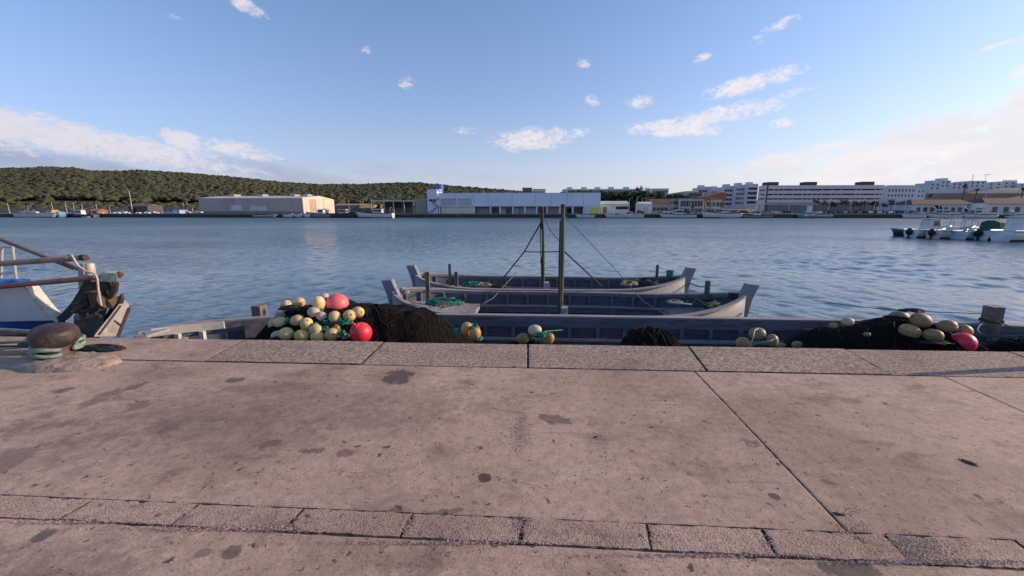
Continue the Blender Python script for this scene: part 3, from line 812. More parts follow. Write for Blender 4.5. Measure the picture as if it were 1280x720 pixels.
tag(MB().tube(spline([at(836, 378, 9.0), at(858, 380, 9.0), at(876, 381, 9.1), at(902, 378, 9.3)], 6), .02, 6).build('rope_line', M('aqua_rope', (.25, .42, .42), .8, .2, 9)), 'pale aqua rope lying across the right deck of the middle barge', 'rope')
tag(MB().tube(spline([at(838, 352, 12.1), at(860, 354, 11.9), at(874, 358, 11.2), at(884, 358.5, 9.95), at(888, 360, 9.9)], 6), .02, 6).build('mooring_rope', rope_green), 'green rope tying the farthest barge to the right post of the middle barge', 'rope')
tag(tangle(at(625, 359.5, 11.3), (.3, .2, .07), 40, .022, 12).build('rope_heap', rope_dark), 'black rope heap at the edge of the left deck on the farthest barge', 'rope', 'rope heaps in the barges')

# netted barge: posts and end deck
p = at(327.5, 380, 8.0); o = bitt(b1, p.x, 7.9, z1 - .3, p.z, .21, M('bollard_post_wood', (.21, .16, .14), .8, .3, 3, .4, 24, col2=(.11, .09, .08)))
mb = MB(); mb.box((p.x, 7.9, at(327, 396, 8.0).z), (.235, .235, .05)); mb.build('iron_band', M('rusty_iron', (.05, .028, .02), .8, .4, 8, .4, 40), o)
p = at(1232, 380.5, 7.9); o = bitt(b1, p.x, 7.75, z1 - .3, p.z, .2, bpy.data.materials['bollard_post_wood'])
mb = MB(); mb.box((p.x, 7.75, at(1232, 398, 7.9).z), (.225, .225, .05)); mb.build('iron_band', bpy.data.materials['rusty_iron'], o)
# left bow planking, with the sunlight on it put into a pale colour
pale = M('bow_sunlit_paint', (.52, .48, .44), .7, .2, 3, .2, 20, col2=(.36, .28, .22), mixlo=.55, mixhi=.75, dirt=.4)
for d0, d1, za, zb, nm in ((.135, .155, .0, -.15, 'bow_plank'), (.10, .125, -.24, -.40, 'bow_ceiling')):
    mb = MB(); X9 = at(316, 405, 7.9).x; n_ = 26; rows = []
    for i in range(n_):
        x = T1L.x + .18 + (X9 - T1L.x - .18) * i / (n_ - 1); y0 = 6.5 + max(.02, half1(x) - d0); y1 = 6.5 + max(.02, half1(x) - d1)
        rows.append([Vector((x, y0, z1 + za)), Vector((x, y1, z1 + za)), Vector((x, y1, z1 + zb)), Vector((x, y0, z1 + zb))])
    mb.loft(rows); mb.build(nm, pale, b1)
for px in (222, 236, 252, 272, 290):
    x = at(px, 410, 7.7).x; mb = MB(); mb.box((x, 6.5 + half1(x) - .17, z1 - .28), (.09, .07, .26)); mb.build('frame', pale, b1)
# boarded left end with worn pale edge
deck_end(b1, half1, sheer1, T1L.x + .12, at(205, 415, 6.6).x, 6.55, -.03, -1, wood_pale)
mb = MB()
q = at(330, 408, 7.4)
mb.box((q.x + .05, 7.3, z1 - .16), (.62, .05, .36), rz=.5); mb.build('bulkhead_board', wood_in, b1, bevel=.01)
tag(MB().tube(spline([at(1015, 375, 12), at(1080, 384, 10), at(1150, 389, 8.6), at(1226, 392, 7.76)], 8), .008, 5).build('mooring_rope', rope_dark), 'thin dark line stretched over the water to the right post of the netted barge', 'rope')
tag(MB().tube(spline([at(1262, 408, 7.4), at(1246, 402, 7.6), at(1238, 404, 7.65), at(1228, 404, 7.6), at(1222, 412, 7.3), at(1230, 418, 7), at(1262, 420, 6.8), at(1300, 421, 6.4)], 8), .012, 6).build('mooring_rope', rope_mut), 'slack dull green rope looped under the right post of the netted barge', 'rope')
# torn reddish netting along the inner shelf
g = random.Random(5)
mb = MB()
for i in range(140):
    x = g.uniform(at(600, 420, 7.9).x, at(790, 420, 7.9).x)
    mb.tube([Vector((x, 7.86, z1 - .415 + g.uniform(0, .02))), Vector((x + g.uniform(-.15, .15), 7.84 + g.uniform(-.06, .04), z1 - .41 + g.uniform(0, .035))), Vector((x + g.uniform(-.25, .25), 7.82, z1 - .415))], .007, 4)
tag(mb.build('net_scrap', M('red_net', (.22, .07, .06), .9, .4, 8)), 'reddish shred of netting lying along the inside shelf of the netted barge', 'net')
from mathutils.bvhtree import BVHTree
HEAPS = []
# ------------------------------------------------------------------ nets heaped in the near barge
def net_heap(name, label, prof, yc, hw, zbase, Ys, nst, seed, lump=.05, lean=0.6, group='black nets heaped in the netted barge', brk=None):
    """heap whose skyline passes the surveyed points (pixel x, pixel y) at depth Ys; draped with loose strands"""
    pts = [at(a, b, Ys) for a, b in prof]
    X = [p.x for p in pts]; Z = [p.z for p in pts]
    N, K = 90, 34
    def surf(u, v, off=0.0):
        x = X[0] + (X[-1] - X[0]) * u
        zt = max(zbase + .02, lerp(X, Z, x))
        a = math.pi * v
        q = math.cos(a)
        y = yc - hw * (abs(q) ** .9) * (1 if q > 0 else -1) * (.55 + .45 * min(1, (zt - zbase) / 1.0))
        z = zbase + (zt - zbase) * max(0, math.sin(a)) ** .75
        n = mnoise.noise(Vector((x * 1.6 + seed, y * 1.6, z * 1.6))) * lump * 1.3 - abs(mnoise.noise(Vector((x * 3.1 + z * 1.8 + seed, y * 1.2, z * 1.1)))) * lump * 1.1 + mnoise.noise(Vector((x * 6 + seed, y * 6, z * 6))) * lump * .55
        s_ = math.sin(x * 26 + z * 22 + mnoise.noise(Vector((x * 2, y * 2, z))) * 4) * .012
        return Vector((x, y - math.cos(a) * (n + off) - s_, z + (n + off) * math.sin(a)))
    mb = MB()
    mb.sheet([[surf(i / N, j / K) for j in range(K + 1)] for i in range(N + 1)])
    root = mb.build(name, net_m, smooth=3.14)
    tag(root, label, 'fishing net', group)
    HEAPS.append(BVHTree.FromPolygons(mb.v, mb.f))
    g = random.Random(seed); mb = MB()
    # hanging folds: families of roughly parallel twine running down the slope
    nf = int(nst * .16)
    for k in range(nf):
        u0 = (k + g.uniform(-.35, .35)) / nf
        w = mnoise.noise(Vector((u0 * 5, seed, 0))); pp = []
        v0 = g.uniform(.42, .60)
        for j in range(22):
            q = j / 21
            v = v0 - (v0 - .02) * q
            u = u0 + lean * (.16 * q + .05 * w * q) + .010 * mnoise.noise(Vector((u0 * 40, q * 5, seed)))
            if not (.004 < u < .996): continue
            pp.append(surf(u, v, .003 + .007 * abs(mnoise.noise(Vector((u * 60, v * 20, 1))))))
        if len(pp) > 4: mb.tube(pp, g.uniform(.004, .0075), 4, caps=False)
    for k in range(nst // 8):
        u0 = g.random(); v = g.uniform(.05, .6); pp = []
        for j in range(10):
            u = u0 + .010 * j
            if u < .99: pp.append(surf(u, v + .03 * math.sin(j * .9 + k) * g.uniform(.6, 1), .004 + .008 * g.random()))
        if len(pp) > 3: mb.tube(pp, g.uniform(.0035, .006), 4, caps=False)
    # a few heavier head ropes
    for k in range(5):
        v = g.uniform(.2, .55); u0 = g.uniform(.03, .5); pp = [surf(min(.99, u0 + .035 * j), max(.05, min(.7, v + .08 * math.sin(j * .8 + k))), .015) for j in range(12)]
        mb.tube(spline(pp, 3), .012, 5, caps=False)
    o = mb.build('loose_strands', strand_m, root)
    tag(o, kind='stuff')
    return root
HY = 6.35
net_heap('net_heap', 'long black net mound beside the two red buoys and the yellow floats', [(336, 436), (343, 404), (354, 391), (370, 385), (396, 380), (415, 377), (436, 380), (462, 382), (490, 384), (516, 386), (534, 390), (547, 397), (559, 408), (572, 420), (588, 436)],
         HY, 1.05, -1.25, HY, 2600, 11, lean=1.0)
net_heap('net_heap', 'low black net mound at the right end, under dirty, shade-darkened floats and a red buoy', [(985, 440), (1010, 430), (1032, 414), (1058, 409), (1085, 406), (1105, 402), (1125, 399), (1146, 400), (1165, 407), (1188, 413), (1208, 421), (1222, 434), (1230, 443)],
         6.2, .95, -1.25, 6.2, 1500, 23, lean=-.6)
net_heap('net_heap', 'small brown-black net bundle lying alone in front of the grey barge', [(776, 434), (783, 421), (792, 412), (806, 409), (825, 410), (838, 415), (847, 423), (853, 434)],
         5.75, .42, -1.1, 5.75, 1100, 31, lump=.03, lean=.8)
net_heap('net_heap', 'thin flap of black net at the far right corner past the red buoy', [(1226, 440), (1248, 431), (1262, 425), (1290, 424), (1330, 424), (1380, 440)], 5.9, .45, -1.2, 5.9, 300, 37, lump=.03)
net_heap('net_heap', 'scrap of dark net lying low between the orange floats and the three-float bunch', [(604, 436), (640, 430), (652, 424), (676, 423), (690, 429), (702, 436)], 5.6, .3, -1.0, 5.6, 160, 41, lump=.02)

# ------------------------------------------------------------------ floats and buoys
def float_mat(name, col, col2, d):
    return M(name, col, .55, .12, 6, .12, 40, col2=col2, mixlo=.5, mixhi=.8, rand=.16, dirt=d)
fl_y = float_mat('yellow_float_foam', (0.68, 0.48, 0.205), (.50, .35, .16), .5)
fl_o = float_mat('orange_float_foam', (0.50, 0.26, 0.07), (.34, .19, .07), .45)
fl_d = float_mat('dirty_shaded_float_foam', (0.31, 0.205, 0.095), (.17, .115, .06), .6)  # dirt plus the right-hand pile's shade, put into a darker colour
fl_p = float_mat('pale_float_foam', (0.52, 0.42, 0.29), (.38, .31, .21), .45)
groove_m = M('float_groove', (.07, .05, .03), .8, .3, 10)

def rest_on(c, px, py, rad, sink=.5):
    """bring a thing lying on a net out to the surface of the heap"""
    d_ = ray(px, py).normalized(); best = None
    for b in HEAPS:
        h = b.ray_cast(EYE, d_)
        if h[0] is not None and (best is None or h[3] < best): best = h[3]
    if best is None: return c
    return EYE + d_ * (best - rad * sink)

def make_float(name, label, px, py, r, Y, mat, ax, el=1.22, group='foam floats strung on the nets', seam=True):
    """egg-shaped foam float on its rope hole; r = half height in pixels, ax = direction of the hole"""
    c = at(px, py, Y)
    rad = r * (1.12 if px < 1000 else 1.08) * (c - EYE).dot(FW) / FPX
    c = rest_on(c, px, py, rad)
    rad = r * (1.12 if px < 1000 else 1.08) * (c - EYE).dot(FW) / FPX
    ax = Vector(ax).normalized()
    q = ax.to_track_quat('Z', 'Y').to_matrix()
    prof = []
    n = 12
    for i in range(n + 1):
        a = math.pi * i / n
        prof.append((max(.17 * rad, rad * math.sin(a) ** .8), -rad * el * math.cos(a)))
    prof = [(.1 * rad, -rad * el * .80)] + prof + [(.1 * rad, rad * el * .80)]
    mb = MB(); mb.lathe(prof, c, 18, q)
    o = mb.build(name, mat, smooth=R(60))
    tag(o, label, 'float', group)
    if seam:
        mb = MB(); pts = []
        for k in range(28):
            a = 2 * math.pi * k / 28
            pts.append(c + q @ Vector((rad * 1.0 * math.cos(a), 0, rad * el * 1.0 * math.sin(a) * (abs(math.sin(a)) ** .02 if 1 else 1))))
        pts = [c + q @ Vector((math.copysign(max(.17 * rad, rad * abs(math.cos(a)) ** .8), math.cos(a)) * 1.003, 0, rad * el * math.sin(a) * 1.003)) for a in (2 * math.pi * k / 30 for k in range(30))]
        mb.tube(pts, rad * .028, 4, closed=True); mb.build('moulded_seam', groove_m if seam == 2 else mat, o, smooth=SM)
    return o

L_ = [  # px, py, r, Y, material, axis, seam, label
 (357.2, 381.5, 5.4, 6.15, fl_y, (.8, -.3, .5), 0, 'yellow float high at the left end of the long net mound, half under netting'),
 (373.8, 378.0, 5.6, 6.35, fl_y, (1, -.2, .1), 2, 'yellow float half sunk in the crest of the long net mound'),
 (398.3, 379, 6.8, 5.95, fl_y, (.15, -.25, 1), 0, 'upright yellow float touching the left side of the big pink buoy'),
 (436.5, 395, 6.9, 5.75, fl_y, (.6, -.7, .4), 2, 'grooved yellow float just below the right edge of the pink buoy'),
 (447.2, 390.6, 6.6, 5.9, fl_y, (.7, -.5, .2), 0, 'yellow float farthest right under the pink buoy, above the red one'),
 (418.6, 397.3, 6.6, 5.65, fl_y, (.05, -.1, 1), 2, 'grooved yellow float directly beneath the pink buoy'),
 (392.5, 391.2, 6.6, 5.8, fl_p, (.7, -.5, -.3), 0, 'pale pinkish float left of the one beneath the pink buoy'),
 (402, 395.5, 5.2, 5.72, fl_p, (.8, -.4, -.5), 0, 'small pale float squeezed beside the float beneath the pink buoy'),
 (351.3, 403.6, 7.0, 5.7, fl_y, (1, -.3, .1), 0, 'yellow float with a dark rope hole at the left edge of the pile'),
 (372.2, 400.7, 6.6, 5.7, fl_y, (1, -.15, .25), 0, 'long yellow float in the second row, right of the green knot'),
 (383.3, 405, 6.8, 5.6, fl_y, (.5, -.6, .7), 0, 'yellow float in the middle of the pile, tilted forward'),
 (395, 412.6, 7.0, 5.5, fl_y, (.9, -.4, -.1), 0, 'yellow float resting on the grooved one in the bottom row'),
 (415, 418.3, 7.6, 5.4, fl_y, (.6, -.75, .3), 0, 'large yellow float of the bottom row, nearest to the red buoy'),
 (397.4, 421.2, 6.8, 5.36, fl_y, (1, -.1, 0), 2, 'bottom-row yellow float with a dark groove, third from the red buoy'),
 (377.5, 419.6, 7.2, 5.4, fl_y, (1, -.2, .05), 1, 'wide yellow float in the middle of the bottom row'),
 (358, 417.4, 7.4, 5.45, fl_y, (.9, -.4, .1), 0, 'yellow float at the left of the bottom row with frayed rope'),
 (347, 419.5, 5.6, 5.6, fl_p, (.8, .3, .2), 0, 'pale float lowest at the left corner of the pile'),
 (342, 405, 5.6, 5.85, fl_p, (.3, .2, 1), 0, 'pale float peeping out behind the left edge of the pile'),
 (350.5, 396, 5.0, 6.0, fl_d, (.9, .2, .2), 0, 'dull float at the far left, under the netted crest'),
 (405, 371.5, 4.6, 6.3, fl_p, (.9, .1, .3), 0, 'pale float wrapped in netting behind the top of the pink buoy'),
 (420.3, 410.3, 4.4, 5.55, fl_d, (.4, -.5, .4), 0, 'small dirty float tucked above the large bottom-row float'),
 (583.4, 411.5, 6.8, 5.6, fl_o, (.2, -.15, 1), 0, 'taller of the two orange floats standing at the foot of the net mound'),
 (594.2, 417.0, 6.4, 5.45, fl_o, (.1, -.2, 1), 2, 'lower right one of the two orange floats at the foot of the net mound'),
 (668.6, 413, 6.4, 5.5, fl_p, (1, -.2, .1), 0, 'pale float on top of the bunch of three beside the cope joint'),
 (653.5, 423.2, 6.0, 5.45, fl_d, (.9, -.2, .3), 0, 'grey shaded float at the left of the bunch of three'),
 (686.5, 423.2, 5.6, 5.4, fl_o, (.3, -.3, 1), 0, 'orange-tan float at the right of the bunch of three'),
 (946.6, 417.2, 7.0, 5.45, fl_d, (1, -.2, .2), 0, 'olive float on top of the bunch tied with pale cord'),
 (928.5, 428.4, 6.2, 5.4, fl_d, (1, -.2, .1), 0, 'dull float at the left foot of the corded bunch'),
 (965.4, 425.5, 6.0, 5.35, fl_d, (-.3, -.3, 1), 0, 'tan float at the right of the corded bunch'),
 (977.5, 433.2, 4.0, 5.2, fl_d, (1, 0, 0), 0, 'float showing just its top beside the corded bunch'),
 (996.6, 431.5, 4.6, 5.3, fl_d, (1, -.1, .1), 0, 'lone low float before the left tip of the right-hand net'),
 (1059.5, 402.2, 5.2, 5.95, fl_p, (1, -.1, .1), 0, 'pale sunlit float on the left slope of the right-hand net'),
 (1041.4, 406.8, 3.6, 5.95, fl_d, (1, 0, .1), 0, 'flat-looking grey float low on the left slope of the right-hand net'),
 (1083.3, 418.6, 3.2, 5.4, fl_d, (.2, -.8, .5), 0, 'tiny grey float stuck in the front of the right-hand net'),
 (1123.3, 397, 8.0, 5.95, fl_d, (1, -.1, .05), 0, 'big tan float topping the right-hand net, the left one of two'),
 (1151, 400.4, 8.4, 5.85, fl_d, (.9, -.1, -.35), 0, 'big tan float topping the right-hand net, the right one of two'),
 (1137, 414.5, 8.6, 5.5, fl_d, (.9, -.3, -.3), 2, 'largest tan float, in front of the two topping the right-hand net'),
 (1166, 419.3, 7.6, 5.45, fl_d, (.6, -.8, .1), 2, 'tan float with dark rings between the largest one and the red buoy'),
 (1184, 407.6, 7.4, 5.75, fl_d, (1, -.1, .1), 1, 'tan float lying just above the right-hand red buoy'),
 (1205.5, 413.4, 7.0, 5.8, fl_d, (.8, .2, -.5), 0, 'dark float peeping over the right-hand red buoy'),
]
for px, py, r, Y, mt, ax, seam, lab in L_:
    make_float('net_float', lab, px, py, r, Y, mt, ax, 1.2, seam=seam)

def buoy(label, px, py, r, Y, mat, ax, parts=True):
    c = at(px, py, Y); rad = r * (c - EYE).dot(FW) / FPX
    c = rest_on(c, px, py, rad, 1.5); rad = r * (c - EYE).dot(FW) / FPX
    ax = Vector(ax).normalized(); q = ax.to_track_quat('Z', 'Y').to_matrix()
    mb = MB(); mb.lathe([(.02 * rad, -rad)] + [(rad * math.sin(math.pi * i / 18), -rad * math.cos(math.pi * i / 18)) for i in range(1, 16)] + [(rad * .40, rad * .93), (rad * .36, rad * 1.02), (.02, rad * 1.03)], c, 30, q)
    o = mb.build('inflated_buoy', mat, smooth=R(50)); tag(o, label, 'buoy')
    if parts:
        mb = MB()
        e = c + ax * rad * 1.16
        u = q @ Vector((1, 0, 0))
        mb.tube([e + (ax * math.cos(a) + u * math.sin(a)) * rad * .2 for a in (2 * math.pi * k / 16 for k in range(16))], rad * .09, 8, closed=True)
        mb.build('rope_eye', mat, o, smooth=SM)
    return o
pink = M('faded_pink_pvc', (.72, .135, .15), .42, .08, 4, .05, 30, col2=(.62, .11, .115), mixlo=.5, mixhi=.8)
red = M('red_pvc', (.75, .035, .05), .38, .08, 4, .05, 30, col2=(.62, .03, .04), mixlo=.5, mixhi=.8)
mag = M('magenta_red_pvc', (.80, .03, .08), .4, .08, 4, .05, 30, col2=(.68, .025, .06), mixlo=.5, mixhi=.8)
buoy('biggest, faded pink-red buoy on top of the yellow float pile', 421.5, 380.5, 14.0, 5.4, pink, (-.55, -.75, -.45))
buoy('bright red buoy at the foot of the black net mound, right of the yellow floats', 451.3, 416, 13.3, 5.4, red, (-.35, -.5, .85))
buoy('crimson buoy half sunk in netting at the right-hand end of the quay', 1203, 428.5, 13.0, 5.35, mag, (.1, .95, .1))

# ropes among the floats
RG = 'green rope knots among the floats'
for i, (px, py, Y, rx, rz, n, mt, lab) in enumerate([
 (363, 400, 5.55, .11, .16, 44, rope_green, 'green rope knot left of the long second-row float'), (409.5, 398, 5.5, .10, .13, 40, rope_green, 'green rope knot between the grooved float and the pale ones'),
 (392, 404.5, 5.45, .12, .08, 36, rope_green, 'green rope snarl in the middle of the yellow pile'), (408.5, 410, 5.3, .10, .09, 36, rope_green, 'green rope knot above the bottom-row floats'),
 (431, 401, 5.5, .16, .12, 50, rope_green, 'green rope snarl between the pink and the red buoy'), (427.5, 416.5, 5.3, .09, .15, 46, rope_green, 'green rope snarl left of the bright red buoy'),
 (400.5, 386.2, 5.75, .07, .07, 24, rope_green, 'green knot under the upright float beside the pink buoy'), (574, 413, 5.6, .13, .11, 36, rope_green, 'green rope loops left of the two orange floats'),
 (593, 408, 5.5, .09, .09, 30, rope_green, 'green rope knot between the two orange floats'), (599.5, 422.5, 5.4, .06, .08, 26, rope_green, 'green rope end right of the lower orange float'),
 (679, 417.5, 5.4, .12, .09, 34, rope_green, 'green rope wound round the bunch of three'), (433, 420, 5.25, .07, .08, 30, rope_buff, 'frayed buff rope beside the bright red buoy'),
 (346, 421, 5.35, .16, .06, 34, rope_dark, 'dark rope loops left of the bottom-row floats'), (410, 405, 5.5, .3, .10, 60, rope_dark, 'black rope tangled through the yellow pile'),
 (362, 385, 6.0, .24, .1, 50, rope_dark, 'black rope tangled over the left crest of the net mound'), (1168, 428, 5.35, .3, .05, 44, rope_dark, 'black rope tangle in front of the tan floats'),
 (1140, 388, 6.0, .28, .05, 40, rope_dark, 'black rope tangle over the crest of the right-hand net'), (668, 424, 5.35, .11, .07, 30, bpy.data.materials['dark_green_rope'], 'dark green cord hanging under the pale float of the bunch of three')]):
    c = rest_on(at(px, py, Y), px, py, .1, .6); rx *= .8; rz *= .75; c.z -= rz * .55
    tag(tangle(c, (rx, .09, rz), n, .0085 if mt is not rope_dark else .008, 60 + i).build('rope_knot', mt), lab, 'rope', RG)
tag(MB().tube(spline([at(938, 433, 5.2), at(942, 420, 5.2), at(943.5, 413, 5.3), at(948, 411, 5.38)], 6), .008, 6).build('tie_cord', M('white_cord', (.42, .44, .40), .8, .15, 9)), 'pale cord standing over the olive float of the corded bunch', 'rope')
tag(MB().tube(spline([at(938, 433, 5.2), at(950, 428, 5.15), at(962, 426.5, 5.15), at(967, 424, 5.2)], 6), .008, 6).build('tie_cord', M('mint_cord', (.06, .26, .19), .8, .2, 9)), 'mint cord lying across the front of the corded bunch', 'rope')
tag(MB().tube(spline([at(664, 423, 5.3), at(676, 423.5, 5.3), at(680, 421.5, 5.3), at(680, 415, 5.35), at(690, 413.5, 5.5), at(703, 412.5, 5.7)], 6), .006, 6).build('tie_cord', bpy.data.materials['mint_cord']), 'mint cord bent round the right side of the bunch of three', 'rope')

# ------------------------------------------------------------------ mooring bollard
iron = M('rusted_cast_iron', (.075, .040, .033), .6, .4, 5, .9, 34, col2=(.026, .019, .019), mixlo=.42, mixhi=.58, dirt=.6)
def lump(c, rx, ry, h, seed):
    mb = MB(); rows = []
    for i in range(11):
        q = i / 10; rr = 1 - q ** 1.8
        row = []
        for k in range(40):
            a = 2 * math.pi * k / 40
            e = 1 + .22 * mnoise.noise(Vector((math.cos(a) * 1.2 + seed, math.sin(a) * 1.2, .3))) + .1 * mnoise.noise(Vector((math.cos(a) * 5 + seed, math.sin(a) * 5, q * 3)))
            f = max(.03, 1 - q)
            z = h * (1 - (f) ** 3.2) if q > 0 else -.03
            z += .022 * mnoise.noise(Vector((math.cos(a) * f * 6 + seed, math.sin(a) * f * 6, 2))) * (1 if q > 0 else 0)
            row.append(Vector((c[0] + rx * e * f ** .6 * math.cos(a), c[1] + ry * e * f ** .6 * math.sin(a), c[2] + z)))
        rows.append(row)
    mb.loft(rows)
    return mb
bc = gp(72, 452)
rusty_p = bpy.data.materials['rusty_iron']
bol = thing('mooring_bollard', 'rusty cast-iron mooring bollard with a mushroom cap on a rough concrete pad', 'bollard', bc)
pc = gp(84, 455)
lump((pc.x, pc.y, 0.004), .50, .27, .07, 4).build('concrete_pad', M('rough_pad_concrete', (.36, .28, .225), .95, .3, 9, 1.0, 30, col2=(.2, .15, .12), dirt=.6), bol, smooth=R(30))
dpt = (at(70, 418, bc.y) - EYE).dot(FW)
capr = 22.5 * dpt / FPX
zc = at(70, 418, bc.y).z
mb = MB()
mb.lathe([(.19, .0), (.2, .03), (.19, .05), (.15, .065), (.135, .10), (.13, .24)], bc, 36)
mb.build('neck', iron, bol, smooth=R(40))
z0 = bc.z
tilt = Matrix.Rotation(R(7), 3, 'Y') @ Matrix.Rotation(R(4), 3, 'X')
prof = [(.10, -.115), (.13, -.112), (capr * .80, -.10), (capr * .94, -.07), (capr, -.02), (capr * .985, .025), (capr * .93, .056), (capr * .80, .079), (capr * .6, .094), (capr * .35, .102), (.03, .104)]
mb = MB(); mb.lathe([(max(.01, a), b) for a, b in prof], (at(68, 418, bc.y).x, bc.y, zc), 40, tilt)
mb.build('cap', iron, bol, smooth=R(50))
def ring_rope(label, z, r, rr, mat, tail, seed):
    g = random.Random(seed)
    pts = [Vector((bc.x + r * math.cos(a), bc.y + r * math.sin(a), z + .016 * math.sin(2 * a + seed * 2.1))) for a in (R(20) + 2 * math.pi * k / 26 * 1.0 for k in range(24))]
    tl = [Vector(q) for q in tail]
    return tag(MB().tube(spline(tl + pts, 4), rr, 8).build('mooring_line', mat, smooth=SM), label, 'rope', 'mooring lines round the bollard')
wx = bc.x - 2.6
ring_rope('upper pale green mooring line hitched round the bollard neck', .205, .158, .02, rope_pale, [(wx, bc.y + .55, .17), (wx + 1.2, bc.y + .5, .19), (bc.x - .4, bc.y + .36, .2), (bc.x + .05, bc.y + .25, .205)], 1)
ring_rope('lower pale green mooring line hitched round the bollard neck', .162, .16, .02, rope_pale, [(wx, bc.y + .2, .03), (wx + 1.2, bc.y + .2, .10), (bc.x - .4, bc.y + .24, .15), (bc.x + .05, bc.y + .24, .155)], 2)
ring_rope('lowest dark green mooring line at the foot of the bollard', .12, .163, .019, rope_pale, [(wx, bc.y - .05, .06), (wx + 1.3, bc.y + .03, .08), (bc.x - .45, bc.y + .2, .1), (bc.x, bc.y + .24, .105)], 3)
tag(MB().tube([at(-60, 433.5, bc.y + .1), at(0, 433, bc.y + .1), at(40, 432.5, bc.y + .1), at(52, 433, bc.y + .08)], .012, 6).build('mooring_line', rope_dark), 'black thin line running left from under the bollard cap', 'rope', 'mooring lines round the bollard')
tag(tangle((bc.x - .62, bc.y + .28, .05), (.18, .08, .12), 40, .014, 9).build('rope_knot', rope_green), 'turquoise knot on the mooring lines at the left edge', 'rope')
tag(tangle(gp(126, 437), (.30, .10, .035), 120, .012, 15, 2).build('net_scrap', rope_dark), 'black net scrap lying on the quay right of the bollard', 'net')
# unseen post past the right edge, added to cast a shadow over the cope
for x, y, hh, lab in ((5.75, 4.32, .70, 'slim unseen post added past the right edge to cast a shadow over the cope'),):
    o = thing('shadow_post', lab, 'post', (x, y, 0))
    mb = MB(); mb.lathe([(.075, .0), (.07, .05), (.06, .06), (.05, hh * .6), (.035, hh - .03), (.02, hh), (.001, hh)], (0, 0, .004), 16); mb.build('shaft', iron, o, local=True, smooth=R(40))
    mb = MB(); mb.box((0, 0, .012), (.22, .22, .024)); mb.build('base_plate', rusty_p, o, local=True, bevel=.004)
# ------------------------------------------------------------------ small litter on the concrete
def scrap(name, label, cat, px, py, L, w, ang, mat, seed):
    g = random.Random(seed); c = gp(px, py); mb = MB()
    for k in range(7):
        a = ang + g.uniform(-.35, .35); o = Vector((g.uniform(-.3, .3) * L * .4, g.uniform(-1, 1) * w, 0))
        d_ = Vector((math.cos(a), math.sin(a), 0)) * L * g.uniform(.3, .5)
        mb.tube([c + o - d_ + Vector((0, 0, .003)), c + o + Vector((0, g.uniform(-.01, .01), .005)), c + o + d_ + Vector((0, 0, .003))], [w * .15, w * .34, w * .1], 6)
    return tag(mb.build(name, mat, smooth=SM), label, cat)
drk = M('wet_bark', (.035, .024, .02), .85, .4, 30, .6, 80)
scrap('bark_scrap', 'dark splintered bark scrap lying on the concrete at right', 'litter', 1213, 579, .085, .016, -.75, drk, 1)
scrap('bark_scrap', 'small dark twig lying at the lower end of the slab joint', 'litter', 1049, 643, .06, .01, -.25, drk, 2)
scrap('bark_scrap', 'tiny dark chip in the concrete bay right of the long joint', 'litter', 745, 547, .03, .008, .4, drk, 3)
# ------------------------------------------------------------------ fishing vessel berthed at the left, seen by its bow gear
vs = thing('fishing_boat', 'white and blue steel fishing boat moored at the left, with booms and rusty bow gear', 'boat', at(0, 415, 6.4))
w_paint = M('white_hull_paint', (.62, .62, .63), .38, .12, 1.2, .08, 20, col2=(.45, .42, .40), mixlo=.6, mixhi=.85, sc=(1, 1, .4), dirt=.25)
b_paint = M('blue_hull_paint', (.012, .07, .27), .38, .15, 1.4, .08, 20, col2=(.01, .04, .15), mixlo=.55, mixhi=.8, dirt=.3)
rail_p = M('worn_white_rail', (.58, .53, .46), .6, .25, 4, .2, 30, col2=(.35, .24, .17), mixlo=.5, mixhi=.7)
boom_p = M('faded_boom_paint', (.33, .22, .165), .55, .25, 3, .2, 30, col2=(.20, .11, .085), mixlo=.45, mixhi=.7)
boom_r = M('rust_red_boom', (.30, .135, .11), .6, .25, 3, .2, 30, col2=(.20, .08, .06))
rusty = bpy.data.materials['rusty_iron']
rust2 = M('rust_brown', (.10, .05, .032), .8, .4, 7, .5, 30, col2=(.07, .035, .025))
drum_m = M('winch_drum_iron', (.065, .038, .03), .75, .4, 7, .5, 30, col2=(.13, .075, .045))
galv = M('galvanised', (.42, .42, .43), .5, .2, 4, .1, 20, col2=(.25, .22, .2), metal=.4)
dark_steel = M('tarry_steel', (.035, .028, .026), .7, .4, 5, .4, 26, col2=(.07, .045, .035))
YV = 6.2
def A(px, py, dy=0.0): return at(px, py, YV + dy)
# hull: low blue topside running out to the bow, hidden below by the quay
def sk(p, v):      # plan of the bow: the far side falls away to the left
    return Vector((v.x - 1.95 * max(0, v.y - p.y), v.y, v.z))
mb = MB()
xs_ = [(-330, 396), (-200, 398), (-100, 400), (0, 402), (40, 401), (75, 399.5), (97, 398)]
top = [A(a, b) for a, b in xs_]
rows = []
for i, p in enumerate(top):
    q = i / (len(top) - 1)
    inn = .0 + .35 * q ** 4
    rows.append([sk(p, v) for v in [Vector((p.x, p.y + inn, p.z)), Vector((p.x - .02, p.y + inn - .02, p.z - .25)), Vector((p.x - .05, p.y + inn + .05, p.z - .6)), Vector((p.x - .15, p.y + inn + .5, WATER - .2)),
                 Vector((p.x - .15, p.y + 2.2 - inn, WATER - .2)), Vector((p.x - .05, p.y + 3.0 - inn, p.z - .6)), Vector((p.x, p.y + 3.05 - inn, p.z))]])
mb.loft(rows); mb.build('hull', b_paint, vs, smooth=SM)
mb = MB(); mb.tube([A(-330, 419, -.06), A(-100, 419, -.06), A(0, 418.5, -.06), A(40, 415.5, -.05), A(80, 411.5, .05), A(97, 409, .2)], .05, 8); mb.build('rubbing_strake', boom_r, vs, smooth=SM)
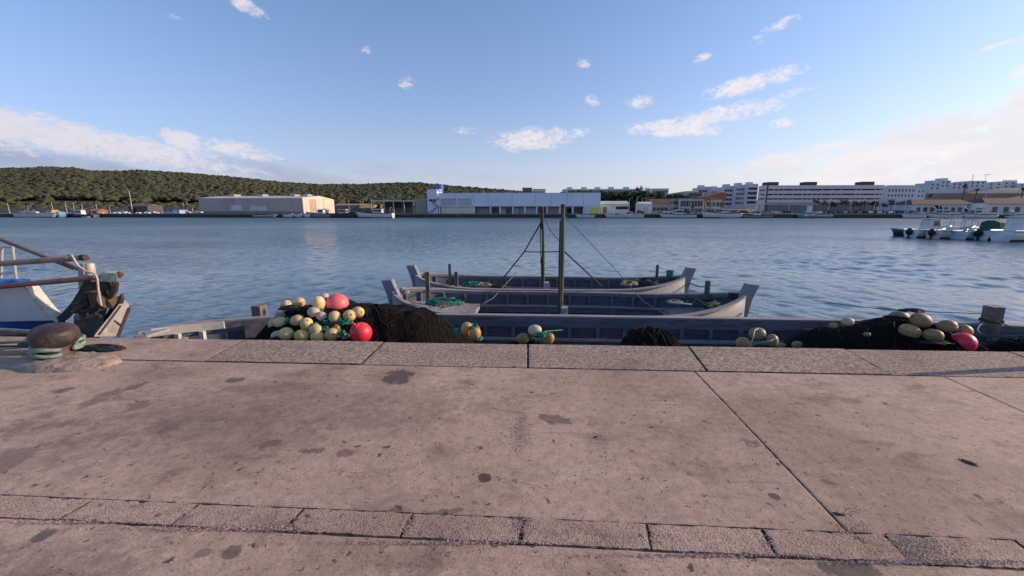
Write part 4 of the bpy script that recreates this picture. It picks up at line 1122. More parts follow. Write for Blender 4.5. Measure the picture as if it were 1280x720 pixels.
# white raised bulwark ending in a sloping wing
mb = MB()
mb.extrude([A(-330, 352), A(0, 355), A(32, 356.5), A(46, 376), A(60, 393), A(72, 400.5), A(0, 402.4), A(-330, 396.5)], (-.05, .05, 0))
mb.build('bulwark', w_paint, vs, bevel=.01)
mb = MB()
pts = [A(31, 355.5), A(45, 374.5), A(59, 391), A(73, 401)]
for i in range(3): mb.bar(pts[i] + Vector((0, .17, .0)), pts[i + 1] + Vector((0, .17, .0)), .4, .05, up=Vector((0, 1, 0)))
mb = MB()
rows = []
for p in spline(pts, 4):
    rows.append([p + Vector((.02, -.03, .012)), p + Vector((.0, .16, .02)), p + Vector((-.02, .16, -.02)), p + Vector((.0, -.03, -.03))])
mb.loft(rows); mb.build('wing_cap', rail_p, vs)
mb = MB(); mb.bar(A(-330, 350), A(2, 353.5), .06, .05); mb.build('bulwark_rail', rail_p, vs)
# blue cover over the bulwark
mb = MB(); rows = []
for i in range(14):
    q = i / 13; px = -60 + 98 * q
    e = .02 * math.sin(i * 1.7)
    rows.append([A(px, 352.5 + e * 60, -.06), A(px, 349 + e * 70, 0.0), A(px, 348.5 - e * 40, .25), A(px, 352, .5), A(px, 356, .4), A(px, 355, 0)])
mb.loft(rows); mb.build('cover', M('blue_tarpaulin', (.03, .20, .55), .5, .15, 5, .2, 20), vs, smooth=SM)
# railing
wm = M('white_tube_paint', (.42, .38, .34), .45, .15, 6, .1, 30, col2=(.4, .3, .22), mixlo=.6, mixhi=.8)
rl = MB()
for py, x0, x1 in ((309, -180, 17), (327, -180, 19), (341, -180, 20)):
    rl.tube([A(x0, py + 2, .9), A(x1, py, .9)], .014, 8)
rl.build('rail', wm, vs, smooth=SM)
for x0, y0, x1, y1 in ((15.5, 308, 20.5, 352), (-30, 310, -24, 352), (2.5, 309, 1, 352), (-90, 311, -80, 352)):
    MB().tube([A(x0, y0, .9), A(x1, y1, .9)], .022, 8).build('stanchion', wm, vs, smooth=SM)
# booms and topping strut
def pole(name, a, b, r, mat, capm=None):
    o = MB().tube([a, b], r, 12).build(name, mat, vs, smooth=SM)
    if capm:
        d_ = (b - a).normalized(); MB().tube([b - d_ * .03, b + d_ * .05], r * 1.12, 12).build('end_collar', capm, o, smooth=SM)
    return o
pole('boom', A(-200, 344, -.1), A(104, 322, .1), .048, boom_p, dark_steel)
pole('boom', A(-200, 376, -.25), A(121, 347, -.2), .045, boom_r)
pole('strut', A(-160, 236, .6), A(94, 336, .25), .032, M('dark_strut', (.13, .085, .075), .6, .3, 4, .2, 30))
pole('strut', A(80, 328, .2), A(113, 343, .15), .032, bpy.data.materials['dark_strut'])
# gallows: pale post, curved dark plate, capped stub
mb = MB(); mb.extrude([A(97.5, 330), A(104, 330), A(105, 356), A(98, 362)], (-.14, .14, 0)); mb.build('gallows_post', M('pale_steel', (.34, .32, .31), .5, .25, 4, .15, 25, col2=(.2, .16, .14)), vs, bevel=.012)
mb = MB(); rows = []
for (px, py, w) in ((112, 345, 4.6), (109, 356, 5.4), (103, 369, 6.0), (95, 382, 6.2), (84, 394, 6.0), (73, 402, 4.8)):
    rows.append([A(px - w, py - w * .55, .0), A(px + w * .6, py + w * .5, .0), A(px + w * .6, py + w * .5, .16), A(px - w, py - w * .55, .16)])
mb.loft(rows); mb.build('gallows_arm', dark_steel, vs, bevel=.01)
mb = MB(); mb.lathe([(.01, 0), (.062, .0), (.062, .2), (.05, .225), (.01, .23)], A(115, 346, -.05) - Vector((0, 0, .0)), 14); mb.build('capped_stub', M('cream_paint', (.5, .44, .34), .5, .2, 5, .1, 30, col2=(.3, .22, .15)), vs, smooth=SM)
# beam block with roller head
mb = MB(); mb.extrude([A(124, 343.5, -.2), A(131, 340.5, -.2), A(146, 341.5, -.2), A(147, 351, -.2), A(136, 353, -.2), A(124.5, 352, -.2)], (-.23, .22, 0))
mb.build('beam_head', M('chipped_mint_paint', (.46, .50, .42), .55, .2, 6, .2, 30, col2=(.22, .33, .22), mixlo=.45, mixhi=.6, dirt=.4), vs, bevel=.012)
mb = MB(); mb.ell(A(148.5, 343.5, -.12), (.035, .07, .055), seg=12, rings=8, jit=.06); mb.ell(A(151, 342, -.12), (.022, .04, .03), seg=10, rings=6)
mb.build('roller', rust2, vs, smooth=SM)
mb = MB(); mb.lathe([(.01, -.14), (.14, -.14), (.15, -.12), (.13, -.10), (.125, .1), (.15, .12), (.14, .15), (.01, .15)], A(125, 373, -.1), 20, Matrix.Rotation(R(-8), 3, 'Y')); mb.build('winch_drum', drum_m, vs, smooth=R(30))
mb = MB(); mb.lathe([(.01, -.05), (.155, -.05), (.155, .03), (.01, .035)], A(132, 374, -.12), 20, Matrix.Rotation(R(80), 3, 'Y')); mb.build('winch_cheek', rust2, vs, smooth=R(30))
mb = MB(); mb.box(A(127, 358, -.08), (.34, .12, .16)); mb.box(A(141, 359, -.05), (.05, .05, .28), rot=Matrix.Rotation(R(22), 3, 'Y')); mb.box(A(133, 354, -.06), (.2, .1, .1)); mb.build('winch_bracket', rusty, vs, bevel=.012)
mb = MB(); mb.tube([A(146, 353, -.1), A(143, 364, -.1), A(138, 373, -.1)], [.03, .045, .02], 8); mb.build('chain_hook', dark_steel, vs, smooth=SM)
mb = tangle(A(107, 391, -.1), (.2, .12, .2), 46, .028, 91); mb.build('chain', dark_steel, vs)
mb = MB(); mb.tube([A(98, 388, -.1), A(106, 378, -.1), A(112, 372, -.1), A(108, 384, -.12), A(118, 392, -.1), A(126, 396, -.1)], .03, 6); mb.build('chain', dark_steel, vs)
for k, (px, py, sx) in enumerate(((113, 361, .06), (120.5, 366, .05), (108, 371, .07), (118, 381, .08), (113, 387, .06), (137, 366, .05), (103, 392, .07), (141, 354, .05))):
    mb = MB(); mb.ell(A(px, py, -.12), (sx * .7, .05, sx * 1.2), seg=10, rings=6, jit=.15, seed=k); mb.tube([A(px, py - 5, -.12), A(px + 1.5, py, -.14), A(px - 1, py + 6, -.12)], .014, 5); mb.build('tackle_block', (rust2, dark_steel, rusty)[k % 3], vs, smooth=R(50))
# bow box with its shade put into dark paint, and raked bow plate
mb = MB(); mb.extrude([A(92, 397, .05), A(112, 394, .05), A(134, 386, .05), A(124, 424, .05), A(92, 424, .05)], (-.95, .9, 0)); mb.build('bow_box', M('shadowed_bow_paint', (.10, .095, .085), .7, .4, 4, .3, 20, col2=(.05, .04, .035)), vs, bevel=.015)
mb = MB(); mb.extrude([A(92, 396.2, .02), A(122, 392.5, .02), A(122, 396.2, .02), A(92, 401, .02)], (-.64, .6, 0)); mb.build('bow_ledge', M('khaki_ledge', (.24, .21, .16), .7, .25, 4, .2, 20), vs)
def BP(px, py, o=0.0): return A(px, py, -.25 + (px - 117) * .016 + o)
bp = [BP(116.5, 421.5), BP(151, 377), BP(154, 375.5), BP(162, 384.5), BP(161, 390), BP(147.5, 420.5)]
mb = MB(); mb.extrude(bp, (-.23, .22, 0)); pl_ = mb.build('bow_plate', M('bow_plate_paint', (.36, .33, .325), .55, .2, 3, .2, 20, col2=(.25, .21, .19), mixlo=.5, mixhi=.7, dirt=.35), vs, bevel=.02)
def quad_on(px4, name, mat, dy, th):
    mb = MB(); mb.extrude([BP(a, b, dy) for a, b in px4], (-th, th, 0)); return mb.build(name, mat, pl_, bevel=.006)
quad_on([(121, 419), (150, 381), (152, 383), (125, 419)], 'plank_edge', dark_steel, -.008, .02)
quad_on([(143, 399.5), (151.5, 405.5), (150, 408), (141.5, 401.5)], 'slot', dark_steel, -.009, .02)
quad_on([(160.5, 384), (163.5, 386.5), (149.5, 421.5), (145.5, 421.5)], 'rubber_edge', M('rubber_guard', (.05, .026, .022), .75, .3, 6, .3, 30), -.02, .2)
quad_on([(129, 416), (139, 402.5), (149, 409), (144, 417)], 'panel', M('panel_olive', (.27, .24, .19), .6, .2, 4), -.007, .02)
mb = MB(); mb.tube([A(150, 378, -.1), A(152.5, 372.5, -.1), A(152.5, 367.5, -.1)], [.045, .035, .015], 8); mb.build('fairlead_horn', dark_steel, vs, smooth=SM)
mb = MB(); mb.extrude([A(122, 417, .02), A(147, 378, .02), A(151, 377, .02), A(118, 421, .02)], (-.54, .5, 0)); mb.build('bow_flank', dark_steel, vs)
wr = M('white_rope', (.52, .48, .42), .85, .2, 14, .3, 80, col2=(.4, .3, .24))
tag(MB().tube(spline([at(82, 322, 6.05), at(88, 318, 6.05), at(92, 323, 5.98), at(98, 332, 5.95), at(108, 339, 5.93), at(118, 342.5, 5.9), at(121.5, 348, 5.88), at(123, 362, 5.88), at(126.5, 382, 5.9)], 6), .014, 8).build('hanging_rope', wr, smooth=SM),
    'dirty white rope slung over the boom end and hanging down the rusty bow gear', 'rope')
# ------------------------------------------------------------------ the far shore
YS = 187.0
asph = M('far_quay_concrete', (.20, .17, .15), .9, .3, .08, col2=(.13, .105, .09))
mb = MB(); mb.box((0, YS + 45, -3.25), (1600, 90, 7.5)); struct('far_quay', mb, asph)
mb = MB(); mb.box((0, YS - .45, -2.0), (1600, .8, 4.2)); struct('far_quay_wall', mb, M('tarred_quay_wall', (.045, .036, .034), .9, .4, .4, .5, 2, col2=(.085, .065, .055), sc=(.3, 1, 1)))

# hills: crest line surveyed at the horizon
HILL = [(-500, 232), (-300, 222), (-120, 214), (0, 212), (60, 211), (92, 211.5), (115, 215), (150, 216), (175, 214.5), (240, 218.5), (300, 224), (350, 229.5), (400, 232), (450, 232), (500, 230.5), (522, 230), (560, 233.5), (600, 237), (640, 240.5), (700, 245), (760, 247), (840, 252), (900, 262)]
YH = 620.0
HX = [at(a, b, YH).x for a, b in HILL]; HZ = [at(a, b, YH).z - 3.0 for a, b in HILL]
def hill_z(x, y):
    if y < 250: return FARZ
    q = min(1, (y - 250) / (YH - 250))
    xe = x * YH / y if y > 0 else x
    top = lerp(HX, HZ, xe)
    s_ = q * q * (3 - 2 * q)
    s_ = .35 * q + .65 * s_
    bmp = 4.0 * mnoise.noise(Vector((x / 90, y / 70, 0))) * q * (1 - q) * 3
    if y > YH: return FARZ + (top - FARZ) * max(0, 1 - ((y - YH) / 500) ** 2) 
    return FARZ + (top - FARZ) * s_ + bmp
mb = MB()
ys_ = [248 + 14 * i for i in range(28)] + [660, 720, 820, 1000]
mb.sheet([[Vector((x, y, hill_z(x, y))) for x in range(-1100, 360, 20)] for y in ys_])
struct('hill', mb, M('hill_soil', (.075, .062, .035), .95, .4, .03, col2=(.04, .042, .022)), smooth=3.14)
# ground rising behind the town on the right
def town_z(x, y):
    if y < 240: return FARZ
    q = min(1, (y - 240) / 160)
    k = max(0.0, min(1, (x - 20) / 130)); k2 = max(0, min(1, (x - 330) / 80))
    return FARZ + (q * q * (3 - 2 * q)) * (5.5 * k + 16 * k2)
mb = MB(); mb.sheet([[Vector((x, y, town_z(x, y) - .02)) for x in range(-20, 1100, 20)] for y in list(range(236, 420, 8)) + [500, 700, 1200]])
struct('town_slope', mb, M('dry_ground', (.22, .17, .13), .95, .25, .06, col2=(.16, .14, .09)), smooth=3.14)

# ---- pine wood on the hill: one mass
nrng = np.random.default_rng(4)
def ico(sub):
    bm = bmesh.new(); bmesh.ops.create_icosphere(bm, subdivisions=sub, radius=1)
    v = np.array([q.co[:] for q in bm.verts]); f = np.array([[q.index for q in p.verts] for p in bm.faces]); bm.free(); return v, f
I1, F1 = ico(1); I2, F2 = ico(2)
def crowns(name, pts, mat):
    """pts: x, y, z of crown centre, radius, flatness"""
    V, F = [], []; n = 0
    for x, y, z, r, fl in pts:
        for k in range(4):
            if k == 0: v, f, o, s_ = I2, F2, np.zeros(3), np.array([r, r, r * fl])
            else:
                a = nrng.uniform(0, 6.28); v, f = I1, F1
                o = np.array([math.cos(a) * r * .65, math.sin(a) * r * .65, nrng.uniform(-.1, .55) * r * fl]); q = r * nrng.uniform(.32, .58); s_ = np.array([q, q, q * max(fl, .75)])
            w = v * (1 + nrng.uniform(-.34, .34, (len(v), 1))) * s_ + o + np.array([x, y, z])
            V.append(w); F.append(f + n); n += len(v)
    V = np.concatenate(V).astype(np.float32); F = np.concatenate(F).astype(np.int32)
    me = bpy.data.meshes.new(name); me.vertices.add(len(V)); me.vertices.foreach_set('co', V.ravel())
    me.loops.add(F.size); me.loops.foreach_set('vertex_index', F.ravel())
    me.polygons.add(len(F)); me.polygons.foreach_set('loop_start', np.arange(0, F.size, 3, dtype=np.int32)); me.polygons.foreach_set('loop_total', np.full(len(F), 3, dtype=np.int32))
    me.update(calc_edges=True); me.materials.append(mat)
    o = bpy.data.objects.new(name, me); C.objects.link(o); return o
def leafmat(name, a, b, sc):
    m, t, p = newmat(name)
    pos = t.n('ShaderNodeNewGeometry').outputs['Position']
    n1 = t.noise(pos, sc, 5, .7); n2 = t.noise(pos, sc * .07, 3, .6)
    col = t.mix(t.ramp(n1, .3, .7), c4(a), c4(b))
    col = t.mix(t.ramp(n2, .35, .65, 0, .5), col, c4((a[0] * 1.5, a[1] * 1.15, a[2] * .8)))
    t.link(col, p.inputs['Base Color']); p.inputs['Roughness'].default_value = .9; p.inputs['Specular IOR Level'].default_value = .1
    return m
pine = leafmat('pine_foliage', (.050, .056, .034), (.088, .090, .054), .35)
P_ = []
y = 262.0
while y < YH + 18:
    step = 3.7 + (y - 262) / 160
    x = -1.55 * y - 60
    while x < .30 * y + 40:
        xx = x + nrng.uniform(-.45, .45) * step; yy = y + nrng.uniform(-.45, .45) * step
        cl = mnoise.noise(Vector((xx / 28, yy / 45, 3)))
        if 300 < yy < 322 and xx < -120 and cl > -.25 or cl < -.42 or (xx > -60 and yy < 300): x += step; continue
        r = nrng.uniform(1.7, 3.1) * (1.35 if nrng.random() < .12 else 1); hz_ = hill_z(xx, yy)
        P_.append((xx, yy, hz_ + nrng.uniform(2.0, 3.6) * (.6 if yy < 300 else 1), r * (.8 if yy < 300 else 1), nrng.uniform(.5, .75)))
        x += step
    y += step * .9
tag(crowns('pine_wood', P_, pine), 'dense umbrella-pine wood covering the whole hillside across the harbour', 'wood', kind='stuff')
print('pines', len(P_))
bush = leafmat('scrub_foliage', (.07, .075, .03), (.12, .11, .05), .5)
P_ = [(nrng.uniform(-300, -120), nrng.uniform(236, 262), FARZ + .6, nrng.uniform(1.2, 2.6), .7) for _ in range(330)]
tag(crowns('scrub', P_, bush), 'low dry scrub growing along the foot of the wooded hill', 'scrub', kind='stuff')
grn = leafmat('dark_green_foliage', (.022, .038, .018), (.05, .07, .03), .4)
P_ = []
for _ in range(520):
    px = nrng.uniform(700, 872); Yd = nrng.uniform(262, 275); q = at(px, 250, Yd)
    zt = at(px, 238.5 + max(0, (px - 800) * .08), Yd).z
    P_.append((q.x, Yd, nrng.uniform(FARZ + 2, zt - 1.6), nrng.uniform(1.4, 2.6), .85))
tag(crowns('hedge_belt', P_, grn), 'dark green belt of trees behind the sheds right of the white warehouse', 'wood', kind='stuff')

# ---- generic builders -----------------------------------------------------------------------
glass = M('far_window_glass', (.025, .03, .04), .25, .3, 1)
wht = M('white_render', (.60, .60, .60), .8, .1, .15, col2=(.48, .47, .46), mixlo=.5, mixhi=.8)
wht2 = M('cool_white_render', (.55, .57, .62), .8, .1, .15, col2=(.44, .46, .5), mixlo=.5, mixhi=.8)
crm = M('cream_render', (.62, .49, .36), .8, .1, .2, col2=(.5, .4, .3), mixlo=.5, mixhi=.8)
gry = M('grey_sheet_wall', (.42, .36, .34), .8, .12, .1, col2=(.36, .31, .30), mixlo=.4, mixhi=.7, sc=(1, 1, .3))
gry2 = M('dark_grey_wall', (.16, .15, .15), .85, .2, .2, col2=(.10, .09, .09))
brk = M('brown_wall', (.22, .16, .13), .85, .2, .2, col2=(.15, .11, .09))
tile = M('terracotta_tiles', (.115, .06, .042), .85, .2, .5, col2=(.08, .045, .036))
tileo = M('orange_tiles', (.36, .125, .06), .85, .2, .5, col2=(.25, .09, .05))
shutter = M('roller_shutter', (.40, .40, .42), .7, .15, .5)
rooft = M('pale_roof_sheet', (.52, .50, .49), .6, .1, .2, col2=(.42, .38, .36))
blk = M('black_opening', (.012, .012, .014), .8, .3, 1)
E_ = thing
class Bld:
    """axis-aligned building: local x along the quay from 0 to w, y depth, z up"""
    def __init__(s, name, label, cat, px0, px1, pyt, Y, depth, base=FARZ, group=None):
        s.x0 = at(px0, pyt, Y).x; s.w = at(px1, pyt, Y).x - s.x0
        s.h = at((px0 + px1) / 2, pyt, Y).z - base; s.Y = Y; s.d = depth; s.b = base
        s.r = thing(name, label, cat, (s.x0, Y, base), 0, group)
    def X(s, px, py=255, dy=0): return at(px, py, s.Y + dy).x - s.x0
    def Zp(s, px, py, dy=0): return at(px, py, s.Y + dy).z - s.b
    def box(s, name, x0, x1, y0, y1, z0, z1, mat, parent=None, bevel=0):
        mb = MB(); mb.box(((x0 + x1) / 2, (y0 + y1) / 2, (z0 + z1) / 2), (x1 - x0, y1 - y0, z1 - z0))
        return mb.build(name, mat, parent or s.r, local=True, bevel=bevel)
    def wall(s, mat, h=None, z0=0): return s.box('wall', 0, s.w, 0, s.d, z0, h or s.h, mat)
    def roof_flat(s, mat, t=.25, o=.15): return s.box('roof', -o, s.w + o, -o, s.d + o, s.h + .003, s.h + t, mat)
    def roof_gable(s, mat, rise, o=.3, along='x'):
        mb = MB()
        if along == 'x':
            mb.extrude([(-o, -o, s.h), (-o, s.d + o, s.h), (-o, s.d / 2, s.h + rise)], (s.w + 2 * o, 0, 0))
        else:
            mb.extrude([(-o, -o, s.h), (s.w / 2, -o, s.h + rise), (s.w + o, -o, s.h)], (0, s.d + 2 * o, 0))
        mb.v = [v + Vector((0, 0, .004)) for v in mb.v]
        return mb.build('roof', mat, s.r, local=True)
    def windows(s, rows, cols, w, h, z0, dz, x0=None, x1=None, mat=None, name='window', y=0):
        x0 = .06 * s.w if x0 is None else x0; x1 = .94 * s.w if x1 is None else x1
        for r_ in range(rows):
            for c_ in range(cols):
                xc = x0 + (x1 - x0) * (c_ + .5) / cols
                s.box(name, xc - w / 2, xc + w / 2, y - .06, y + .1, z0 + dz * r_, z0 + dz * r_ + h, mat or glass)

# ---- left: cream-ended grey hall
b = Bld('warehouse', 'long grey windowless warehouse with a sunlit cream gable end, before the wooded hill', 'warehouse', 247.5, 377.5, 247.3, YS + 13, 32)
b.wall(gry)
mb = MB(); mb.extrude([(b.w + .01, 0, 0), (b.w + .01, b.d, 0), (b.w + .01, b.d, b.h), (b.w + .01, b.d * .5, b.h + 1.5), (b.w + .01, 0, b.h)], (.2, 0, 0)); mb.build('gable_end', M('sunlit_cream_panel', (.60, .50, .40), .8, .08, .2), b.r, local=True)
b.roof_gable(rooft, 1.5, .12)
b.box('roof_edge', -.15, b.w + .1, -.2, -.005, b.h - .35, b.h, wht)
for i in range(1, 3):
    x = b.w * i / 3; b.box('panel_joint', x - .06, x + .06, -.03, .02, .3, b.h - .4, gry2)
b.box('plinth', 0, b.w, -.06, .02, 0, .9, M('stained_plinth', (.2, .17, .16), .9, .2, .3))
for px, py in ((270, 246.2), (307, 245.2), (349, 244.2), (366, 245.5)):
    x = b.X(px, py); b.box('roof_vent', x - 1.3, x + 1.3, b.d * .35, b.d * .5, b.h + .8, b.h + 2.2, galv)
b.box('gable_door', b.w + .2, b.w + .28, 6, 12.5, 0, 7.2, M('tan_door', (.42, .31, .22), .7, .1, .3))
for px0, px1, py0, py1 in ((288, 301, 256.5, 263), (312, 320, 257, 263), (321, 333, 258, 263)):
    b.box('wall_panel', b.X(px0), b.X(px1), -.1, .02, b.Zp(px0, py1), b.Zp(px0, py0), wht2)
# ---- centre: white market hall
b = Bld('warehouse', 'very long white fish-market hall with an overhanging upper storey and recessed ground floor', 'warehouse', 546, 751, 241, YS + 7, 34)
zl = b.Zp(650, 257.2)
cl = M('white_cladding', (.66, .70, .80), .7, .05, .1, col2=(.58, .63, .74), mixlo=.4, mixhi=.7, sc=(.4, 1, 1))
b.box('upper_wall', 0, b.w, 0, b.d, zl, b.h, cl)
b.box('wall', 0, b.w, 4, b.d, 0, zl - .003, M('ground_floor_wall', (.34, .34, .35), .8, .15, .15, col2=(.26, .25, .25)))
b.box('canopy_edge', -.1, b.w, -.25, -.005, zl - .35, zl + .25, wht)
for px in (569, 592, 610, 640, 669, 689, 709, 729):
    x = b.X(px); b.box('panel_joint', x - .07, x + .07, -.04, .02, zl + .4, b.h - .1, M('joint_grey', (.28, .32, .40), .7, .1, 1))
for px in (549, 592.5, 613, 625, 641, 656, 671, 684, 700, 716, 730, 742):
    x = b.X(px); b.box('column', x - .35, x + .35, .1, .8, 0, zl - .36, cl)
for px0, px1, m_ in ((596, 611, shutter), (614, 624, gry2), (626, 632, wht2), (633, 640, gry2), (643, 648, wht2), (650, 655, shutter), (657, 670, wht2), (673, 683, gry2), (686, 699, shutter), (702, 706, blk), (709, 715, blk), (718, 728, brk), (733, 741, brk)):
    b.box('door', b.X(px0, 262, 4), b.X(px1, 262, 4), 3.9, 4.1, 0, zl - 1.1, m_)
x0, x1 = b.X(551), b.X(590)
for k in range(2):
    a0 = x0 + (x1 - x0) * (.01 if k == 0 else .55); a1 = x0 + (x1 - x0) * (.5 if k == 0 else .99)
    fr = b.box('louvre_window', a0, a1, -.06, .05, b.Zp(570, 256), b.Zp(570, 248.5), gry2)
    for j in range(10):
        xx = a0 + (a1 - a0) * (j + .5) / 10; b.box('louvre_blade', xx - .28, xx + .28, -.12, -.062, b.Zp(570, 255.6), b.Zp(570, 249), M('pale_blade', (.5, .52, .56), .6, .1, 1), fr)
b.box('painted_wall', b.X(551), b.X(592), .3, .5, 0, zl - .36, wht)
yel = M('yellow_paint', (.62, .66, .06), .7, .25, 1.2, col2=(.5, .55, .2))
for px0, px1, z1_ in ((551.5, 559, 1.9), (560, 566, 1.1), (571, 582, .9), (584, 592, 1.1)):
    mb = MB(); n = 9
    xa, xb = b.X(px0), b.X(px1)
    up_ = [(xa + (xb - xa) * i / n, .28, z1_ * (.55 + .45 * abs(math.sin(i * 2.1 + px0)))) for i in range(n + 1)]
    mb.extrude([(xa, .28, .15)] + up_ + [(xb, .28, .15)], (0, .015, 0)); mb.build('graffiti', yel, b.r, local=True)
mb = MB(); xa, xb = b.X(738, 264, 0), b.X(750, 264, 0); n = 12
mb.extrude([(xa, -.3, .1)] + [(xa + (xb - xa) * i / n, -.3, 1.6 + 1.6 * abs(math.sin(i * 1.3))) for i in range(n + 1)] + [(xb, -.3, .1)], (0, .02, 0)); mb.build('graffiti', yel, b.r, local=True)
b.box('corner_block', b.X(731), b.w, -.24, 3.9, 0, zl - .36, wht2)
tw = Bld('stair_tower', 'white stair tower with outside steps at the left end of the market hall', 'tower', 533.5, 546, 236.6, YS + 6, 12)
tw.wall(cl); tw.box('parapet', tw.w * .86, tw.w + 1.0, 1, 8, tw.h - .6, tw.h + .1, wht)
for px in (538.5, 543): tw.box('window', tw.X(px) - .8, tw.X(px) + .8, -.06, .1, tw.Zp(px, 252), tw.Zp(px, 249), glass)
mb = MB()
for (xa, za, xb, zb) in ((tw.X(536), .3, tw.X(548), 3.4), (tw.X(548), 3.4, tw.X(541), 5.2), (tw.X(541), 5.2, tw.X(550), 7.2)):
    mb.bar((xa, -.8, za), (xb, -.8, zb), 1.0, .22)
mb.build('steps', gry2, tw.r, local=True)
tk = thing('water_tank', 'bright blue water tank on the roof corner of the market hall', 'tank', (at(550, 241, YS + 12).x, YS + 12, at(550, 241.5, YS + 12).z))
r_ = 4.3 * (YS + 12) / FPX
zt_ = at(550, 231, YS + 12).z - at(550, 241.5, YS + 12).z
mb = MB(); mb.lathe([(.02, .9), (r_, .9), (r_, zt_ * .92), (r_ * .5, zt_), (.02, zt_ * 1.01)], (0, 0, 0), 20); mb.build('tank_body', M('tank_blue', (.02, .12, .40), .5, .1, .6), tk, local=True, smooth=R(30))
for a in range(4):
    mb = MB(); mb.box((r_ * .7 * math.cos(a * 1.57 + .78), r_ * .7 * math.sin(a * 1.57 + .78), .45), (.2, .2, .9)); mb.build('leg', galv, tk, local=True)
gw = Bld('storage_shed', 'plain beige block standing against the left of the stair tower', 'shed', 519, 533, 249.2, YS + 10, 10); gw.wall(M('beige_block', (.33, .29, .26), .85, .1, .2)); gw.roof_flat(rooft)
fs = Bld('open_shed', 'grey open-sided shed frame left of the beige block, junk stored inside', 'shed', 466, 518.5, 252.0, YS + 22, 14)
for px in (467, 480, 492, 505, 517):
    for yy in (0, fs.d): fs.box('post', fs.X(px) - .22, fs.X(px) + .22, yy - .2, yy + .2, 0, fs.h, rooft)
fs.box('roof', -.5, fs.w + .5, -.4, fs.d + .4, fs.h, fs.h + .7, rooft); fs.box('back_wall', 0, fs.w, fs.d + .25, fs.d + .45, 0, fs.h - .01, gry2); fs.box('stored_crates', fs.w * .08, fs.w * .9, fs.d * .4, fs.d * .9, 0, fs.h * .45, brk)
yb = Bld('awning_stall', 'ochre awning beside the moored white trawler', 'awning', 449, 466, 256.5, YS + 16, 6)
for px in (450, 465): yb.box('post', yb.X(px) - .15, yb.X(px) + .15, 0, .3, 0, yb.h, gry2)
mb = MB(); mb.extrude([(-.3, -.5, yb.h - 1.4), (-.3, yb.d, yb.h - .4), (-.3, yb.d, yb.h), (-.3, yb.d * .4, yb.h + .2)], (yb.w + .6, 0, 0)); mb.build('canopy', M('ochre_canvas', (.42, .27, .06), .8, .15, .5), yb.r, local=True)
lw = Bld('low_shed', 'low tan shed roof behind the trawlers between the two big warehouses', 'shed', 418, 470, 256.5, YS + 30, 9); lw.wall(gry2); lw.roof_gable(M('tan_roof', (.30, .24, .19), .85, .15, .3), .9)
# ---- centre right
br = Bld('rooftop_house', 'brown flat-roofed house looking over the roof of the market hall', 'house', 653, 665, 235, 300, 10, 6); br.wall(M('ochre_brown_wall', (.19, .15, .12), .85, .15, .2)); br.roof_flat(gry2); br.windows(1, 3, 1.2, 1.2, br.h - 3, 3)
br = Bld('rooftop_house', 'pale low house right of the brown one, behind the market hall roof', 'house', 665.5, 682, 237, 304, 10, 6); br.wall(wht); br.box('roof', 0, br.w, 0, br.d, br.h, br.h + .4, tile); br.windows(1, 4, 1.2, 1.3, br.h - 2.6, 3)
lb = Bld('apartment_row', 'long pale row of flats on the skyline above the dark green tree belt', 'flats', 704, 800, 236.2, 330, 12, 6)
lb.wall(wht2); lb.windows(2, 24, 1.4, 1.6, lb.h - 5.6, 3); 
for px in (712, 730, 747, 764, 783): lb.box('roof_room', lb.X(px) - 2, lb.X(px) + 2, 2, 7, lb.h, lb.h + 1.6, wht2)
lb2 = Bld('apartment_block', 'pale grey flats right of the loose tall tree on the skyline', 'flats', 815, 836, 236, 335, 12, 6); lb2.wall(wht2); lb2.windows(3, 6, 1.4, 1.6, lb2.h - 9, 3); lb2.roof_flat(rooft)
s1 = Bld('shed', 'white low-pitched shed directly right of the market hall', 'shed', 752, 786, 255, YS + 22, 12); s1.wall(wht); s1.roof_gable(rooft, 1.6, .4, 'x'); s1.windows(1, 5, 1.6, 1.5, 2.0, 3, s1.w * .55, s1.w * .98); s1.box('door', s1.w * .06, s1.w * .2, -.06, .1, 0, 3.2, brk)
s2 = Bld('shed', 'small pale blue-grey shed among lamp posts, right of the white shed', 'shed', 800, 815, 254.5, YS + 24, 9); s2.wall(wht2); s2.roof_gable(wht2, 1.0, .2, 'x'); s2.box('door', s2.w * .3, s2.w * .7, -.06, .1, 0, 3, shutter)
s3 = Bld('canteen_building', 'low building with dark red tiled roof between the pale shed and the white villa', 'building', 814.5, 837, 254, YS + 30, 12); s3.wall(M('greige_wall', (.30, .26, .24), .85, .15, .2)); s3.roof_gable(tile, 2.4, .5, 'x'); s3.windows(1, 4, 1.6, 1.6, 1.4, 3); 
s4 = Bld('villa', 'pale villa with a row of tall dark windows on the upper floor', 'building', 849, 881, 248.5, YS + 34, 14); s4.wall(M('pale_grey_render', (.50, .49, .47), .8, .1, .2)); s4.roof_flat(gry2, .6, .5); s4.windows(1, 8, 1.2, 3.0, s4.h - 4.0, 3); s4.windows(1, 6, 1.8, 2.2, .4, 3, mat=gry2)
s5 = Bld('villa_wing', 'grey wing joined left of the villa with the tall windows', 'building', 837, 848.8, 249, YS + 36, 12); s5.wall(gry); s5.roof_flat(gry2, .5, .2); s5.windows(2, 3, 1.4, 1.6, 1.4, 3.4)
s6 = Bld('hangar', 'pale grey shed with curved roof above and behind the villa', 'shed', 844, 880, 242, 270, 16, 4); s6.wall(wht2); mb = MB(); mb.extrude([(-.2 + (s6.w + .4) * i / 12, -.3, s6.h + .004 + 1.6 * math.sin(math.pi * i / 12) ** .7) for i in range(13)], (0, s6.d, 0)); mb.build('roof', rooft, s6.r, local=True)
